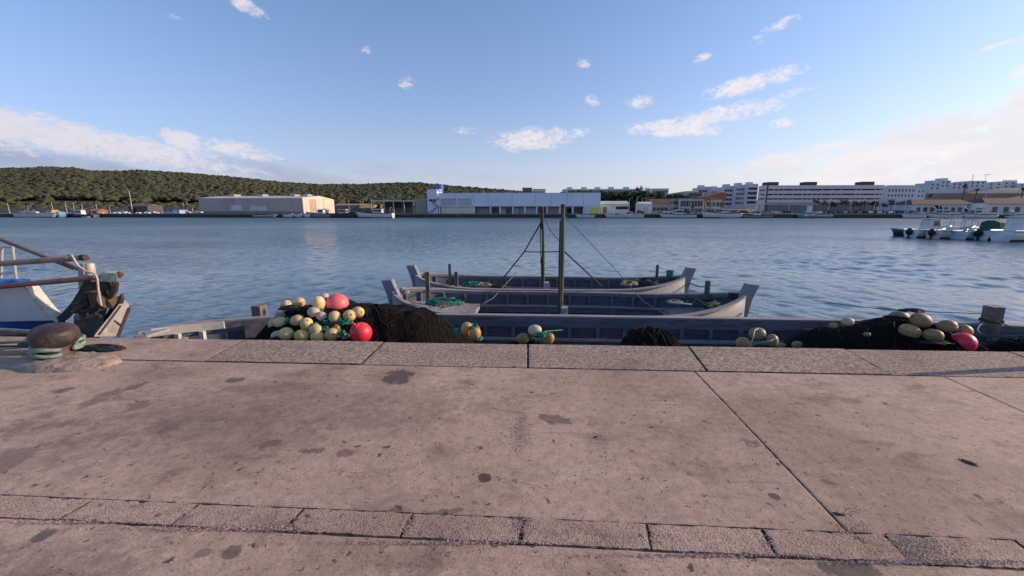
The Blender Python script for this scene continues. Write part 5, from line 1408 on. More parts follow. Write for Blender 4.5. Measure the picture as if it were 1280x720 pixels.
s7 = Bld('flat_roof_house', 'dark brown box-shaped house behind the villa', 'house', 868, 878, 241, 262, 8, 4); s7.wall(brk); s7.roof_flat(gry2); s7.windows(1, 3, 1.2, 1.2, s7.h - 2.2, 3)
s8 = Bld('tiled_house', 'orange-walled house with a bright orange roof left of the white flats', 'house', 882, 906, 249.5, YS + 40, 14); s8.wall(M('orange_wall', (.40, .19, .10), .8, .12, .2, col2=(.5, .48, .46), mixlo=.5, mixhi=.52, sc=(1, 1, .1))); 
mb = MB(); mb.extrude([(-.5, -.6, s8.h), (s8.w + .5, -.6, s8.h), (s8.w + .5, -.6, s8.h + 3.6), (s8.w * .75, -.6, s8.h + 3.8), (-.5, -.6, s8.h + 1.4)], (0, s8.d + 1, 0)); mb.build('roof', tileo, s8.r, local=True); s8.windows(1, 5, 1.4, 2.2, 3.6, 3); s8.windows(1, 5, 1.6, 2.2, .3, 3, mat=gry2)
for i, (p0, p1, pt, Y_, lab) in enumerate(((873, 888, 234.5, 320, 'white flats rising just left behind the orange roof'), (888, 905, 236, 315, 'white flats behind the orange roof, with roof rooms'), (905, 920, 233.5, 300, 'narrow white flats at the left of the blue-white cluster'),
                                           (920, 935, 232, 296, 'tallest bluish white flats of the cluster left of the hotel'), (935, 948, 231, 292, 'bluish white flats touching the left end of the hotel'))):
    q = Bld('apartment_block', lab, 'flats', p0, p1, pt, Y_, 12, 3, 'white flats left of the hotel'); q.wall(wht2); q.windows(4, 4, 1.5, 1.5, q.h - 12.6, 3.1, mat=M('bluish_window', (.10, .13, .2), .4, .2, 1) if i % 2 else glass)  # bluish panes on every other block
    q.box('roof_room', q.w * .2, q.w * .6, 2, 7, q.h, q.h + 2, wht2); q.box('parapet', 0, q.w, -.05, .2, q.h, q.h + .7, wht)
# ---- hotel
h = Bld('hotel', 'four-storey hotel striped with long dark balconies and white parapets', 'hotel', 961, 1106.5, 231.5, 258, 11, .5)
cor = M('hotel_core', (.055, .05, .06), .7, .2, .3)
h.box('core', .5, h.w - .05, 1.2, h.d - .1, 0, h.h - .5, cor)
par = M('hotel_parapet', (.60, .55, .56), .8, .08, .2)
def hz_(py): return h.Zp(1000, py)
for (a, b_) in ((236.2, 231.6), (242.2, 238.2), (247.8, 244), (253.5, 249.5)):
    h.box('parapet_band', 0, h.w, -.1, 1.4, hz_(a), hz_(b_), par)
h.box('ground_wall', 0, h.w, .4, 1.19, 0, hz_(254), M('hotel_ground', (.2, .18, .18), .8, .2, .3))
h.box('end_wall', -.02, .45, 1.6, h.d, 0, h.h + .3, par)
for py in (238, 243.5, 249): h.box('window_strip', -.12, .1, 3.2, h.d - 1.5, hz_(py), hz_(py - 1.8), glass)
h.box('corner_recess', -.1, .9, .2, 1.59, 0, h.h + 1.2, cor)
for px in range(966, 1104, 6):
    for (a, b_) in ((238.1, 236.3), (243.9, 242.3), (249.4, 247.9)):
        if rnd.random() < .55: h.box('balcony_divider', h.X(px) - .12, h.X(px) + .12, .1, 1.19, hz_(a), hz_(b_), par)
for p0, p1 in ((960, 974), (1008, 1022), (1079, 1094)): h.box('roof_room', h.X(p0), h.X(p1), 3, 9, h.h - .5, h.h + 2.2, cor)
# ---- right of the hotel
n1 = Bld('apartment_block', 'white flats with small dark windows directly right of the hotel', 'flats', 1108, 1147, 233, 290, 14, 2); n1.wall(wht2); n1.windows(3, 8, .95, 1.5, n1.h - 10, 3.3); n1.box('parapet', 0, n1.w, -.05, .2, n1.h, n1.h + .8, wht)
n2 = Bld('apartment_block', 'lower grey-white flats stepping down right of the windowed white flats', 'flats', 1147, 1158, 235, 292, 12, 2); n2.wall(wht2); n2.windows(3, 2, .9, 1.3, n2.h - 9, 3.1); n2.roof_flat(rooft)
n3 = Bld('house', 'small white house with grey lean-to left of the long tiled hall', 'house', 1121, 1163, 247.5, YS + 45, 12, 1); n3.box('wall', 0, n3.w * .35, 0, n3.d, 0, n3.h, wht); n3.box('lean_to', n3.w * .35, n3.w, 0, n3.d, 0, n3.h * .62, gry); n3.windows(1, 2, 1.4, 1.8, 3.4, 3, .4, n3.w * .33)
n4 = Bld('tiled_hall', 'long low white hall with brown tiled roof and dark square windows, behind the moored boats', 'building', 1140, 1219, 255.5, YS + 30, 16, .5); n4.wall(wht2)
mb = MB(); mb.extrude([(-.5, -.8, n4.h), (n4.w + .3, -.8, n4.h), (n4.w + .3, n4.d * .5, n4.h + 2.4), (n4.w * .24, n4.d * .5, n4.h + 2.4)], (0, .001, 0)); mb = MB()
mb.add([(-.5, -.8, n4.h), (n4.w + .3, -.8, n4.h), (n4.w + .3, n4.d * .5, n4.h + 2.6), (n4.w * .2, n4.d * .5, n4.h + 2.6), (-.5, n4.d + .8, n4.h), (n4.w + .3, n4.d + .8, n4.h)], [(0, 1, 2, 3), (3, 2, 5, 4), (0, 3, 4), (1, 5, 2), (0, 4, 5, 1)]); mb.build('roof', tile, n4.r, local=True); n4.windows(1, 8, 1.9, 2.2, .8, 3)
n5 = Bld('tiled_hall', 'white hall with a brown hipped roof at the far right edge', 'building', 1232, 1330, 254.5, YS + 32, 16, .5); n5.wall(wht2)
mb = MB(); mb.add([(-.6, -.8, n5.h), (n5.w + .3, -.8, n5.h), (n5.w * .8, n5.d * .5, n5.h + 3), (n5.w * .16, n5.d * .5, n5.h + 3), (-.6, n5.d + .8, n5.h), (n5.w + .3, n5.d + .8, n5.h)], [(0, 1, 2, 3), (3, 2, 5, 4), (0, 3, 4), (1, 5, 2), (0, 4, 5, 1)]); mb.build('roof', tile, n5.r, local=True); n5.windows(1, 6, 2.4, 2.6, .6, 3)
n6 = Bld('gatehouse', 'white block with a dark ledge between the two brown-roofed halls', 'building', 1217, 1232, 254, YS + 28, 10, .5); n6.wall(wht); n6.box('ledge', n6.w * .3, n6.w, -.5, -.01, n6.h * .45, n6.h * .52, gry2); n6.box('door', n6.w * .4, n6.w * .75, -.06, .1, 0, 2.3, gry2)
for i, (p0, p1, pt, Y_, lab, tall) in enumerate(((1162, 1177, 228.5, 392, 'leftmost white house on the ridge, with stacked terraces', 2), (1176, 1189, 225.6, 396, 'white ridge house with a square roof room', 0), (1189, 1212, 228, 400, 'long plain white house on the ridge with a palm before it', 0),
                                                 (1212, 1234, 226, 398, 'tallest white ridge house, carrying two aerials', 3), (1234, 1255, 228, 400, 'plain white ridge house right of the aerials', 0), (1254, 1272, 226.5, 404, 'white ridge house with a toothed parapet, near the right edge', 1), (1272, 1320, 229, 402, 'white ridge house cut by the right edge of view', 0))):
    zb = town_z(at(p0, 240, Y_).x, Y_) - 1
    q = Bld('ridge_house', lab, 'house', p0, p1, pt, Y_, 14, zb, 'white houses along the ridge'); q.wall(wht2); q.windows(2, max(2, int(q.w / 5)), 1.5, 1.5, q.h - 5.4, 3)
    if i in (0, 1): q.box('roof_room', q.w * .35, q.w * .9, 2, 9, q.h, q.h + 2.2, wht2)
    if tall == 1:
        for k in range(6): q.box('merlon', q.w * (k + .1) / 6, q.w * (k + .6) / 6, 0, .5, q.h, q.h + 1.2, wht)
    if tall == 3:
        MB().tube([(q.w * .35, 3, q.h), (q.w * .35, 3, q.h + 5.5)], .22, 6).build('aerial', gry, q.r, local=True); mb = MB(); mb.bar((q.w * .95, 3, q.h + 5.4), (q.w * .95 + 6, 3, q.h + 5.6), .3, .3); mb.tube([(q.w * .95 + 2, 3, q.h), (q.w * .95 + 2, 3, q.h + 5.5)], .15, 6); mb.build('aerial', gry, q.r, local=True)
rw = Bld('retaining_wall', 'long tan retaining wall and bank below the ridge houses', 'wall', 1162, 1320, 241.5, 352, 3, 2); rw.wall(M('tan_wall', (.24, .19, .15), .9, .15, .1, col2=(.24, .2, .15)))
cp = Bld('canopy', 'long flat white canopy roof before the left half of the hotel', 'canopy', 940, 1022, 254.5, YS + 26, 8)
cp.box('roof', 0, cp.w, 0, cp.d, cp.h - .35, cp.h, wht)
for k in range(9): cp.box('post', cp.w * (k + .1) / 9 - .12, cp.w * (k + .1) / 9 + .12, .3, .6, 0, cp.h - .36, gry2)
kb = Bld('kiosk', 'blue and white harbour kiosk standing on the quay before the hotel', 'kiosk', 1001, 1016, 257, YS + 5, 3); kb.box('wall', 0, kb.w * .55, 0, kb.d, 0, kb.h, M('kiosk_blue', (.12, .15, .22), .6, .1, 1)); kb.box('wall', kb.w * .55, kb.w, 0, kb.d, 0, kb.h, wht); kb.box('roof', -.2, kb.w + .2, -.2, kb.d + .2, kb.h, kb.h + .2, gry)
hb_ = Bld('site_hut', 'pale blue hut with white door on the left quay by the white car', 'hut', 203, 224, 262.6, YS + 4, 5); hb_.wall(M('hut_blue', (.30, .42, .62), .7, .1, .5)); hb_.roof_flat(M('hut_roof_blue', (.12, .2, .38), .6, .1, 1)); hb_.windows(1, 2, 1.2, 1.1, 1.0, 2, hb_.w * .05, hb_.w * .6); hb_.box('door', hb_.w * .66, hb_.w * .84, -.06, .05, 0, 2, wht)
rh = Bld('hut', 'small hut with a red roof on the left quay', 'hut', 111, 122, 263.5, YS + 6, 5); rh.wall(brk); rh.roof_gable(M('red_roof', (.42, .09, .05), .8, .1, 1), 1.0, .3, 'x'); rh.windows(1, 2, .7, .7, .6, 1)
ob = Bld('container', 'orange metal container standing upright on the left quay', 'container', 57, 64, 262.5, YS + 4, 3); ob.wall(M('orange_sheet', (.62, .24, .04), .6, .1, 1)); ob.box('door', ob.w * .2, ob.w * .45, -.05, .02, .1, ob.h - .2, crm); ob.box('roof', -.1, ob.w + .1, -.1, ob.d + .1, ob.h, ob.h + .12, brk)
pb = Bld('covered_boat_shed', 'dark purple-brown sheeted lean-to behind the white boulders', 'shed', 160, 184, 257.5, YS + 14, 8); pb.wall(M('plum_sheet', (.10, .07, .085), .8, .3, .4)); pb.roof_gable(M('plum_roof', (.13, .10, .12), .8, .3, .4), 1.0, .3, 'x'); pb.box('door', pb.w * .2, pb.w * .4, -.05, .05, 0, 2.6, blk)
fw = Bld('boundary_wall', 'long low stone wall running along the foot of the hill', 'wall', -60, 240, 259.8, YS + 46, .6); fw.wall(M('dry_stone_wall', (.26, .21, .17), .9, .3, .3))

# ---- lamp posts and masts
lamp_m = M('pale_lamp_steel', (.46, .42, .36), .5, .15, 1)
def lamp(label, px, pyt, Y, double=False, group='lamp posts along the far quay', r=.11):
    b_ = at(px, 266, Y); zt = at(px, pyt, Y).z - FARZ
    o = thing('street_lamp', label, 'lamp', (b_.x, Y, FARZ), 0, group)
    MB().tube([(0, 0, 0), (0, 0, zt * .5), (0, 0, zt)], [r * 1.3, r, r * .8], 8).build('pole', lamp_m, o, local=True, smooth=SM)
    for s in ((-1, 1) if double else (1,)):
        mb = MB(); mb.bar((0, 0, zt - .1), (s * 1.1, 0, zt + .1), .1, .1); mb.build('arm', lamp_m, o, local=True)
        mb = MB(); mb.box((s * 1.35, 0, zt + .1), (.7, .3, .16)); mb.build('lamp_head', lamp_m, o, local=True, bevel=.03)
    MB().box((0, 0, .2), (.5, .5, .4)).build('base', gry, o, local=True)
lamps = [(12, 253, 206), (36, 258, 210), (67, 252, 205), (84, 252, 214), (104, 254, 203), (122, 254, 206), (138, 257, 214), (177, 254, 208), (203, 257, 212), (230.5, 252.5, 205), (235.5, 251, 206)]
names = ['leftmost', 'short second', 'tall orange-lit third', 'fourth', 'fifth', 'sixth, beside the red-roofed hut', 'seventh, behind the white boulders', 'eighth, by the plum-coloured lean-to', 'ninth, above the blue hut', 'tenth, left one of the close pair', 'eleventh, right one of the close pair']
for (a, b_, y_), nm in zip(lamps, names): lamp(f'left-quay lamp post from the left: {nm}', a, b_, y_)
lamp('tallest twin-headed lamp post, standing against the wooded hill', 166, 237.5, 200, True, r=.16)
for (a, b_, y_), nm in zip(((786, 248, 200), (795.5, 245.5, 196), (802, 248, 206), (807, 247, 206), (813.5, 247, 206)), ('first lamp post right of the white shed', 'tallest lamp post right of the white shed', 'lamp post left of the pale blue-grey shed', 'lamp post before the left half of the pale shed', 'lamp post at the right corner of the pale shed')): lamp(nm, a, b_, y_)
lamp('lamp post rising beside the kiosk before the hotel', 947, 240, 205); lamp('lamp post in front of the small white house at right', 1130, 248, 205); lamp('dark slim lamp post between the two brown-roofed halls', 1228, 237, 212); lamp('lamp post left of the first trawler by the cream gable', 405.5, 249, 204); lamp('left one of two posts behind the white trawler', 451, 249, 215); lamp('right one of two posts behind the white trawler', 454.5, 248, 215)

for k, (px, pt, yy) in enumerate(((838, 249, 204), (862, 246, 206), (893, 249, 203), (925, 247, 206), (985, 246, 205), (1035, 247, 203), (1062, 245, 207), (1092, 247, 204), (1117, 246, 206))):
    lamp(f'thin lamp post of the quay road, {["first", "second", "third", "fourth", "fifth", "sixth", "seventh", "eighth", "ninth"][k]} right of the villa wing corner', px, pt, yy, r=.09)
# ---- single trees
bark = M('palm_bark', (.10, .075, .055), .9, .3, 1)
def tree(name, label, px, pyt, Y, rpx, zb, leaf, squash=.8, n=220, gap=.35, seed=0):
    g = random.Random(seed); b_ = at(px, 250, Y); zt = at(px, pyt, Y).z - zb; r = rpx * Y / FPX
    o = thing(name, label, 'tree', (b_.x, Y, zb)); cz = zt - r * squash
    mb = MB(); mb.tube([(0, 0, 0), (.1, 0, cz * .5), (0, 0, cz)], [r * .10, r * .08, r * .05], 8)
    for k in range(5):
        a = k * 1.3; mb.tube([(0, 0, cz * .7), (math.cos(a) * r * .4, math.sin(a) * r * .4, cz), (math.cos(a) * r * .7, math.sin(a) * r * .7, cz + r * .3 * squash)], [r * .05, r * .035, r * .015], 5)
    mb.build('trunk', bark, o, local=True, smooth=SM)
    mb = MB(); cs = [(g.uniform(-1, 1), g.uniform(-1, 1), g.uniform(-1, 1)) for _ in range(9)]
    for _ in range(n):
        c = g.choice(cs); q = Vector(c) * .62 + Vector((g.gauss(0, 1), g.gauss(0, 1), g.gauss(0, 1))) * gap * .55
        if q.length > 1.1: continue
        q = Vector((q.x * r, q.y * r, q.z * r * squash + cz)); s_ = r * g.uniform(.10, .2)
        u = Vector((g.gauss(0, 1), g.gauss(0, 1), g.gauss(0, 1))).normalized(); w = u.orthogonal().normalized()
        v_ = u.cross(w); mb.add([q - w * s_, q + v_ * s_ * .6, q + w * s_, q - v_ * s_ * .6], [(0, 1, 2, 3)])
    mb.build('crown', leaf, o, local=True)
tree('tall_tree', 'loose airy tree on the skyline, its crown open to the sky', 799, 232, 300, 5.2, 6, grn, .8, 260, .4, 1)
tree('tall_tree', 'thin greyish tree just right of the loose airy tree', 808, 232.5, 302, 4.2, 6, leafmat('grey_foliage', (.10, .09, .07), (.16, .13, .10), .5), 1.0, 150, .5, 2)
tree('round_tree', 'rounded dark tree before the pale flats, right of the thin grey tree', 824, 239, 290, 6.0, 3, grn, .7, 500, .3, 3)
tree('round_tree', 'dark bush-like tree in front of the villa wing', 866, 256, YS + 30, 2.6, .5, grn, .9, 200, .3, 4)
tree('round_tree', 'small dark tree before the long tiled hall', 1175, 256.5, YS + 27, 4.4, .5, grn, .6, 260, .35, 5)
def palm(label, px, pyt, Y, rpx, zb, seed):
    g = random.Random(seed); b_ = at(px, 250, Y); zt = at(px, pyt, Y).z - zb; r = rpx * Y / FPX
    o = thing('palm_tree', label, 'palm', (b_.x, Y, zb), 0, 'palms below the ridge houses')
    MB().tube([(0, 0, 0), (.1, 0, zt * .5), (0, 0, zt - r * .5)], [r * .16, r * .11, r * .12], 8).build('trunk', bark, o, local=True, smooth=SM)
    mb = MB()
    for k in range(26):
        a = g.uniform(0, 6.28); e = g.uniform(-.5, 1.1); L = r * g.uniform(.8, 1.1); w = r * .13
        d_ = Vector((math.cos(a) * math.cos(e), math.sin(a) * math.cos(e), math.sin(e))); s_ = d_.cross(Vector((0, 0, 1))).normalized() * w
        p0 = Vector((0, 0, zt - r * .55)); p1 = p0 + d_ * L * .55; p2 = p0 + d_ * L - Vector((0, 0, L * .35))
        mb.add([p0 - s_ * .3, p0 + s_ * .3, p1 + s_, p1 - s_, p2], [(0, 1, 2, 3), (3, 2, 4)])
    mb.build('crown', grn, o, local=True)
palm('palm standing before the long plain ridge house', 1203, 230.5, 345, 4.5, 9, 1); palm('palm cluster top left of the dark lamp post, below the aerials', 1219, 235, 345, 4.5, 9, 2); palm('pair-like bushy palm near the right edge, below the ridge houses', 1276, 234, 300, 5, 6, 3); palm('palm at the left end of the retaining wall', 1162, 242, 300, 4, 4, 4)

# ---- cars
car_g = M('car_glass', (.02, .025, .03), .2, .1, 1); tyre = M('tyre_rubber', (.02, .02, .02), .9, .1, 1)
def make_car(mat):
    o = thing('parked_car', '', 'car')
    mb = MB(); pr = [(-2.1, .35), (2.1, .35), (2.12, .7), (1.95, .85), (1.0, .95), (-1.9, .98), (-2.1, .8)]
    mb.extrude([(a, -.85, b_) for a, b_ in pr], (0, 1.7, 0)); mb.build('body', mat, o, local=True, bevel=.06)
    mb = MB(); lo = [(1.0, .94), (-1.8, .97)]; 
    mb.hexa([(-1.85, -.8, .95), (1.05, -.8, .95), (1.05, .8, .95), (-1.85, .8, .95), (-1.35, -.66, 1.42), (.3, -.66, 1.42), (.3, .66, 1.42), (-1.35, .66, 1.42)]); mb.build('cabin', car_g, o, local=True, bevel=.04)
    mb = MB(); mb.box((-.5, 0, 1.44), (1.75, 1.36, .06)); mb.build('roof', mat, o, local=True, bevel=.02)
    for x in (-1.3, 1.3):
        for y_ in (-.8, .8):
            mb = MB(); mb.lathe([(.02, -.1), (.31, -.1), (.31, .1), (.02, .1)], (x, y_, .31), 14, Matrix.Rotation(R(90), 3, 'X')); mb.build('wheel', tyre, o, local=True)
    return o
paints = {'white': M('white_car_paint', (.7, .7, .7), .35, .05, 1), 'grey': M('grey_car_paint', (.22, .22, .24), .35, .05, 1), 'black': M('dark_car_paint', (.03, .03, .035), .3, .05, 1), 'red': M('red_car_paint', (.35, .04, .03), .35, .05, 1), 'blue': M('blue_car_paint', (.04, .08, .2), .35, .05, 1)}
protos = {}
def car(colour, label, px, Y, rz, group):
    b_ = at(px, 264, Y)
    if colour not in protos: o = protos[colour] = make_car(paints[colour])
    else: o = copy_tree(protos[colour])
    o.location = (b_.x, Y, FARZ); o.rotation_euler = (0, 0, rz); o['label'] = label; o['group'] = group
cols = ['white', 'grey', 'black', 'white', 'grey', 'red', 'black', 'white', 'grey', 'blue', 'black', 'white', 'grey', 'black']
ords = ['first', 'second', 'third', 'fourth', 'fifth', 'sixth', 'seventh', 'eighth', 'ninth', 'tenth', 'eleventh', 'twelfth', 'thirteenth', 'fourteenth', 'fifteenth', 'sixteenth', 'seventeenth', 'eighteenth', 'nineteenth', 'twentieth']
G1 = 'cars parked on the quay before the hotel'
for k in range(18):
    px = 1024 + 6.1 * k; cc = cols[(k * 5 + 3) % 14]
    car(cc, f'{cc} parked car, {ords[k]} from the left in the front row before the hotel', px, YS + 9 + (k % 2), R(72 + 7 * ((k * 3) % 4)), G1)
for k in range(15):
    px = 1030 + 6.6 * k; cc = cols[(k * 3 + 1) % 14]
    car(cc, f'{cc} parked car, {ords[k]} from the left in the rear row before the hotel', px, YS + 19, R(80 + 6 * (k % 3)), G1)
for k, (px, cc) in enumerate(((800, 'black'), (835, 'white'), (846, 'white'), (857, 'black'), (873, 'grey'), (886, 'grey'), (918, 'grey'), (930, 'black'), (958, 'grey'), (970, 'white'), (983, 'black'))):
    car(cc, f'{cc} car parked along the quay road, {ords[k]} from the white shed rightwards', px, YS + 14, R(3 * (k % 3)), 'cars parked along the quay road')
for px, cc, lab in ((232, 'white', 'white car parked right of the blue hut on the left quay'), (152.5, 'white', 'white pick-up-like car behind the white boulders on the left quay'), (188, 'white', 'white car parked by the plum lean-to'), (247, 'white', 'white car at the left corner of the grey warehouse'), (41, 'white', 'white car behind the long white boat at the far left'), (31, 'white', 'white car left of the other one behind the long white boat'), (1143, 'black', 'black car before the small white house at right'), (1262, 'grey', 'grey car under the right-hand tiled hall')):
    car(cc, lab, px, YS + 8, R(10), 'lone cars on the far quay')
# white boulders on the left quay edge
def boulder(label, px, seed):
    mb = MB(); mb.ell(at(px, 267.2, YS + 1.5) + Vector((0, 0, .25)), (1.0, .7, .55), seg=9, rings=6, jit=.18, seed=seed)
    tag(mb.build('boulder', M('white_stone', (.60, .56, .50), .9, .15, 1)), label, 'boulder', 'white boulders lining the left quay edge')
bn = [128, 143, 148.5, 156, 161.5, 171.5, 174.5, 182, 186, 197]
for k, px in enumerate(bn): boulder(f'whitish boulder on the left quay edge, {ords[k]} from the red-roofed hut', px, k)

# trees before the hotel
for k in range(13):
    px = 1020 + 7.6 * k + (k * 37 % 5)
    tree('street_tree', f'brownish street tree before the hotel, {ords[k]} from the left of the row', px, 249 + (k * 29 % 4), YS + 36, 4.6, FARZ, (bpy.data.materials['grey_foliage'], grn)[k % 3 == 0], .75, 170, .4, 20 + k)
    bpy.data.objects
for o in bpy.data.objects:
    if o.name.startswith('street_tree'): o['group'] = 'trees before the hotel'
# ------------------------------------------------------------------ boats along the far quay and at the pontoon
hull_w = M('white_boat_gelcoat', (.62, .62, .62), .4, .08, 1, col2=(.5, .5, .5))
hull_b = M('light_blue_boat_paint', (.10, .28, .46), .45, .1, 1, col2=(.07, .2, .36))
hull_n = M('navy_boat_paint', (.015, .03, .085), .4, .1, 1)
hull_g = M('grey_boat_paint', (.24, .24, .26), .5, .15, 1, col2=(.16, .15, .15))
hull_d = M('dark_boat_paint', (.04, .035, .04), .5, .2, 1)
boot = M('dark_boot_stripe', (.03, .02, .02), .6, .2, 1)
green_cv = M('green_boat_cover', (.006, .10, .065), .7, .15, 2, .1, 10)
deck_p = M('pale_deck', (.45, .44, .42), .7, .1, 1)
engine_m = M('outboard_black', (.008, .008, .009), .65, .2, 2)
def boat(name, label, px, Y, L, B, fb, rz, hm, kind, group, cabin=None, scale_h=1.0, noeng=False):
    b_ = at(px, 272, Y)
    o = thing(name, label, 'boat', (b_.x, Y, WATER), rz, group)
    N = 14
    def hb(q): return B / 2 * (1 if q < .45 else max(.03, 1 - ((q - .45) / .55) ** 2.2)) * (.88 + .12 * min(1, q / .3))
    def sh(q): return fb * (1 + .55 * max(0, (q - .4) / .6) ** 1.8 + .08 * (1 - q))
    rings, deck, st, bt = [], [], [], []
    for i in range(N + 1):
        q = i / N; x = -L / 2 + L * q; w = hb(q); z = sh(q); xo = .12 * L * max(0, (q - .8) / .2) 
        rings.append([Vector((x + xo * .9, -w, z)), Vector((x + xo * .3, -w * .9, z * .45)), Vector((x, -w * .72, -.02)), Vector((x, -w * .4, -.3)), Vector((x, w * .4, -.3)), Vector((x, w * .72, -.02)), Vector((x + xo * .3, w * .9, z * .45)), Vector((x + xo * .9, w, z))])
        wi = max(.02, w - .10 * B / 2 - .03)
        deck.append([Vector((x + xo * .8, -wi, z - .25 * fb)), Vector((x + xo * .8, wi, z - .25 * fb))])
        st.append((Vector((x + xo * .9, -w - .02, z)), Vector((x + xo * .9, w + .02, z)), z))
    mb = MB(); mb.sheet(rings); mb.f.append(tuple(range(8))); h_ = mb.build('hull', hm, o, local=True, smooth=SM)
    md = h_.modifiers.new('thickness', 'SOLIDIFY'); md.thickness = .05; md.offset = -1
    mb = MB(); mb.sheet(deck); mb.build('deck', deck_p, o, local=True)
    for s in (0, 1):
        mb = MB(); mb.tube([p[s] for p in st], .05 + .008 * L, 6); mb.build('gunwale', boot if kind in ('trawler', 'open_dark') else hull_w, o, local=True, smooth=SM)
    mb = MB()
    for s in (-1, 1):
        mb.sheet([[Vector((r_[2].x, s * (abs(r_[2].y) + .03), -.05)), Vector((r_[2].x, s * (abs(r_[2].y) + .06 + .02 * B), fb * .2))] for r_ in rings])
    mb.build('boot_stripe', boot, o, local=True)
    H = fb * scale_h
    def cab(x0, x1, w, z0, z1, rake, mat=None):
        mb = MB(); mb.hexa([(x0, -w, z0), (x1, -w, z0), (x1, w, z0), (x0, w, z0), (x0 + rake * .2, -w * .88, z1), (x1 - rake, -w * .88, z1), (x1 - rake, w * .88, z1), (x0 + rake * .2, w * .88, z1)])
        c_ = mb.build('cabin', mat or hull_w, o, local=True, bevel=.05)
        zz0, zz1 = z0 + (z1 - z0) * .5, z0 + (z1 - z0) * .86
        def X1(z): return x1 - rake * (z - z0) / (z1 - z0)
        def W(z): return w * (1 - .12 * (z - z0) / (z1 - z0))
        for s in (-1, 1):
            mb = MB(); mb.hexa([(x0 + .25, s * W(zz0) - .02, zz0), (X1(zz0) - .25, s * W(zz0) - .02, zz0), (X1(zz0) - .25, s * W(zz0) + .02, zz0), (x0 + .25, s * W(zz0) + .02, zz0),
                                (x0 + .3, s * W(zz1) - .02, zz1), (X1(zz1) - .25, s * W(zz1) - .02, zz1), (X1(zz1) - .25, s * W(zz1) + .02, zz1), (x0 + .3, s * W(zz1) + .02, zz1)]); mb.build('window', glass, c_, local=True)
        mb = MB(); mb.add([(X1(zz0) + .03, -W(zz0) * .85, zz0), (X1(zz0) + .03, W(zz0) * .85, zz0), (X1(zz1) + .03, W(zz1) * .85, zz1), (X1(zz1) + .03, -W(zz1) * .85, zz1)], [(0, 1, 2, 3)]); mb.build('windscreen', glass, c_, local=True)
        mb = MB(); mb.box(((x0 + X1(z1)) / 2, 0, z1 + .05), ((X1(z1) - x0) * 1.12, w * 2.0, .09)); mb.build('cabin_roof', hull_w, c_, local=True, bevel=.02)
        return c_
    def outboard():
        if noeng: return
        mb = MB(); mb.ell((-L / 2 - .25, 0, fb * .82), (.34, .30, .40), seg=12, rings=8); mb.box((-L / 2 - .25, 0, fb * .1), (.16, .12, fb * .8)); mb.build('outboard_motor', engine_m, o, local=True, smooth=R(50))
    def frame(x0, x1, w, z0, z1, canvas=None):
        for x in (x0, x1):
            mb = MB(); mb.tube([(x, -w, z0), (x, -w * .95, z1 - .1), (x, -w * .8, z1), (x, w * .8, z1), (x, w * .95, z1 - .1), (x, w, z0)], .028, 6); mb.build('canopy_frame', galv, o, local=True)
        mb = MB(); mb.box(((x0 + x1) / 2, 0, z1 + .03), (x1 - x0 + .3, w * 1.8, .05)); mb.build('canopy', canvas or hull_g, o, local=True)
    if kind == 'trawler':
        x0 = -L * (.30 if cabin is None else cabin); cw = L * .26
        cab(x0, x0 + cw, B * .32, fb * .7, fb * .7 + 2.6, .35)
        mb = MB(); mb.tube([(x0 + cw + .8, 0, fb * .7), (x0 + cw + .8, 0, fb + L * .42)], [.13, .07], 8); mt = mb.build('mast', lamp_m, o, local=True)
        mb = MB(); mb.tube([(x0 + cw + .8, 0, fb + 1.6), (x0 + cw + L * .3, 0, fb + L * .3)], [.08, .05], 6); mb.build('boom', lamp_m, o, local=True)
        mb = MB()
        for s in (-1, 1): mb.tube([(-L * .44, s * B * .36, fb * .8), (-L * .44, s * B * .3, fb + L * .16)], .08, 6)
        mb.tube([(-L * .44, -B * .3, fb + L * .16), (-L * .44, B * .3, fb + L * .16)], .08, 6); mb.build('stern_gantry', hull_g, o, local=True)
        mb = MB(); mb.box((L * .12, 0, fb * .9), (L * .12, B * .4, .8)); mb.box((-L * .38, .2, fb * .95), (.9, B * .5, .7)); mb.build('deck_gear', brk, o, local=True, bevel=.05)
    elif kind == 'cabin':
        cab(-L * .12 if cabin is None else L * cabin, (-L * .12 if cabin is None else L * cabin) + L * .34, B * .36, fb * .75, fb * .75 + 1.25 * scale_h, L * .09)
        outboard()
    elif kind == 'frame':
        mb = MB(); mb.box((0, 0, fb), (.9, .7, .9)); mb.build('console', hull_w, o, local=True, bevel=.05)
        frame(-L * .2, L * .12, B * .36, fb * .9, fb + 1.35 * scale_h); outboard()
        mb = MB(); mb.box((L * .2, 0, fb * .95), (L * .16, B * .5, .3)); mb.build('seat_box', deck_p, o, local=True, bevel=.04)
    elif kind == 'cover':
        mb = MB(); rows = []
        for i in range(9):
            q = i / 8; x = -L * .30 + L * .55 * q; hgt = (1.15 - .35 * q ** 2) * scale_h
            rows.append([Vector((x, -B * .44, fb * .95)), Vector((x, -B * .40, fb + hgt * .8)), Vector((x, -B * .15, fb + hgt)), Vector((x, B * .15, fb + hgt)), Vector((x, B * .40, fb + hgt * .8)), Vector((x, B * .44, fb * .95))])
        mb.loft(rows); mb.build('cover', green_cv, o, local=True, smooth=R(40)); outboard()
    elif kind in ('open', 'open_dark'):
        for x in (-L * .2, L * .08):
            mb = MB(); mb.box((x, 0, fb * .8), (.3, B * .8, .06)); mb.build('thwart', deck_p, o, local=True)
        outboard()
    return o
FB = 'boats moored along the far quay'
YB = YS - 3.2
boat('work_boat', 'long low white boat with blue stern at the far left of the far quay', 46, YB, 19, 4.2, 1.5, 0, hull_w, 'open', FB)
boat('work_boat', 'light blue boat seen bow-on between the long white boat and the grey one', 79, YB - 2, 6.5, 4, 1.9, R(-60), hull_b, 'open', FB)
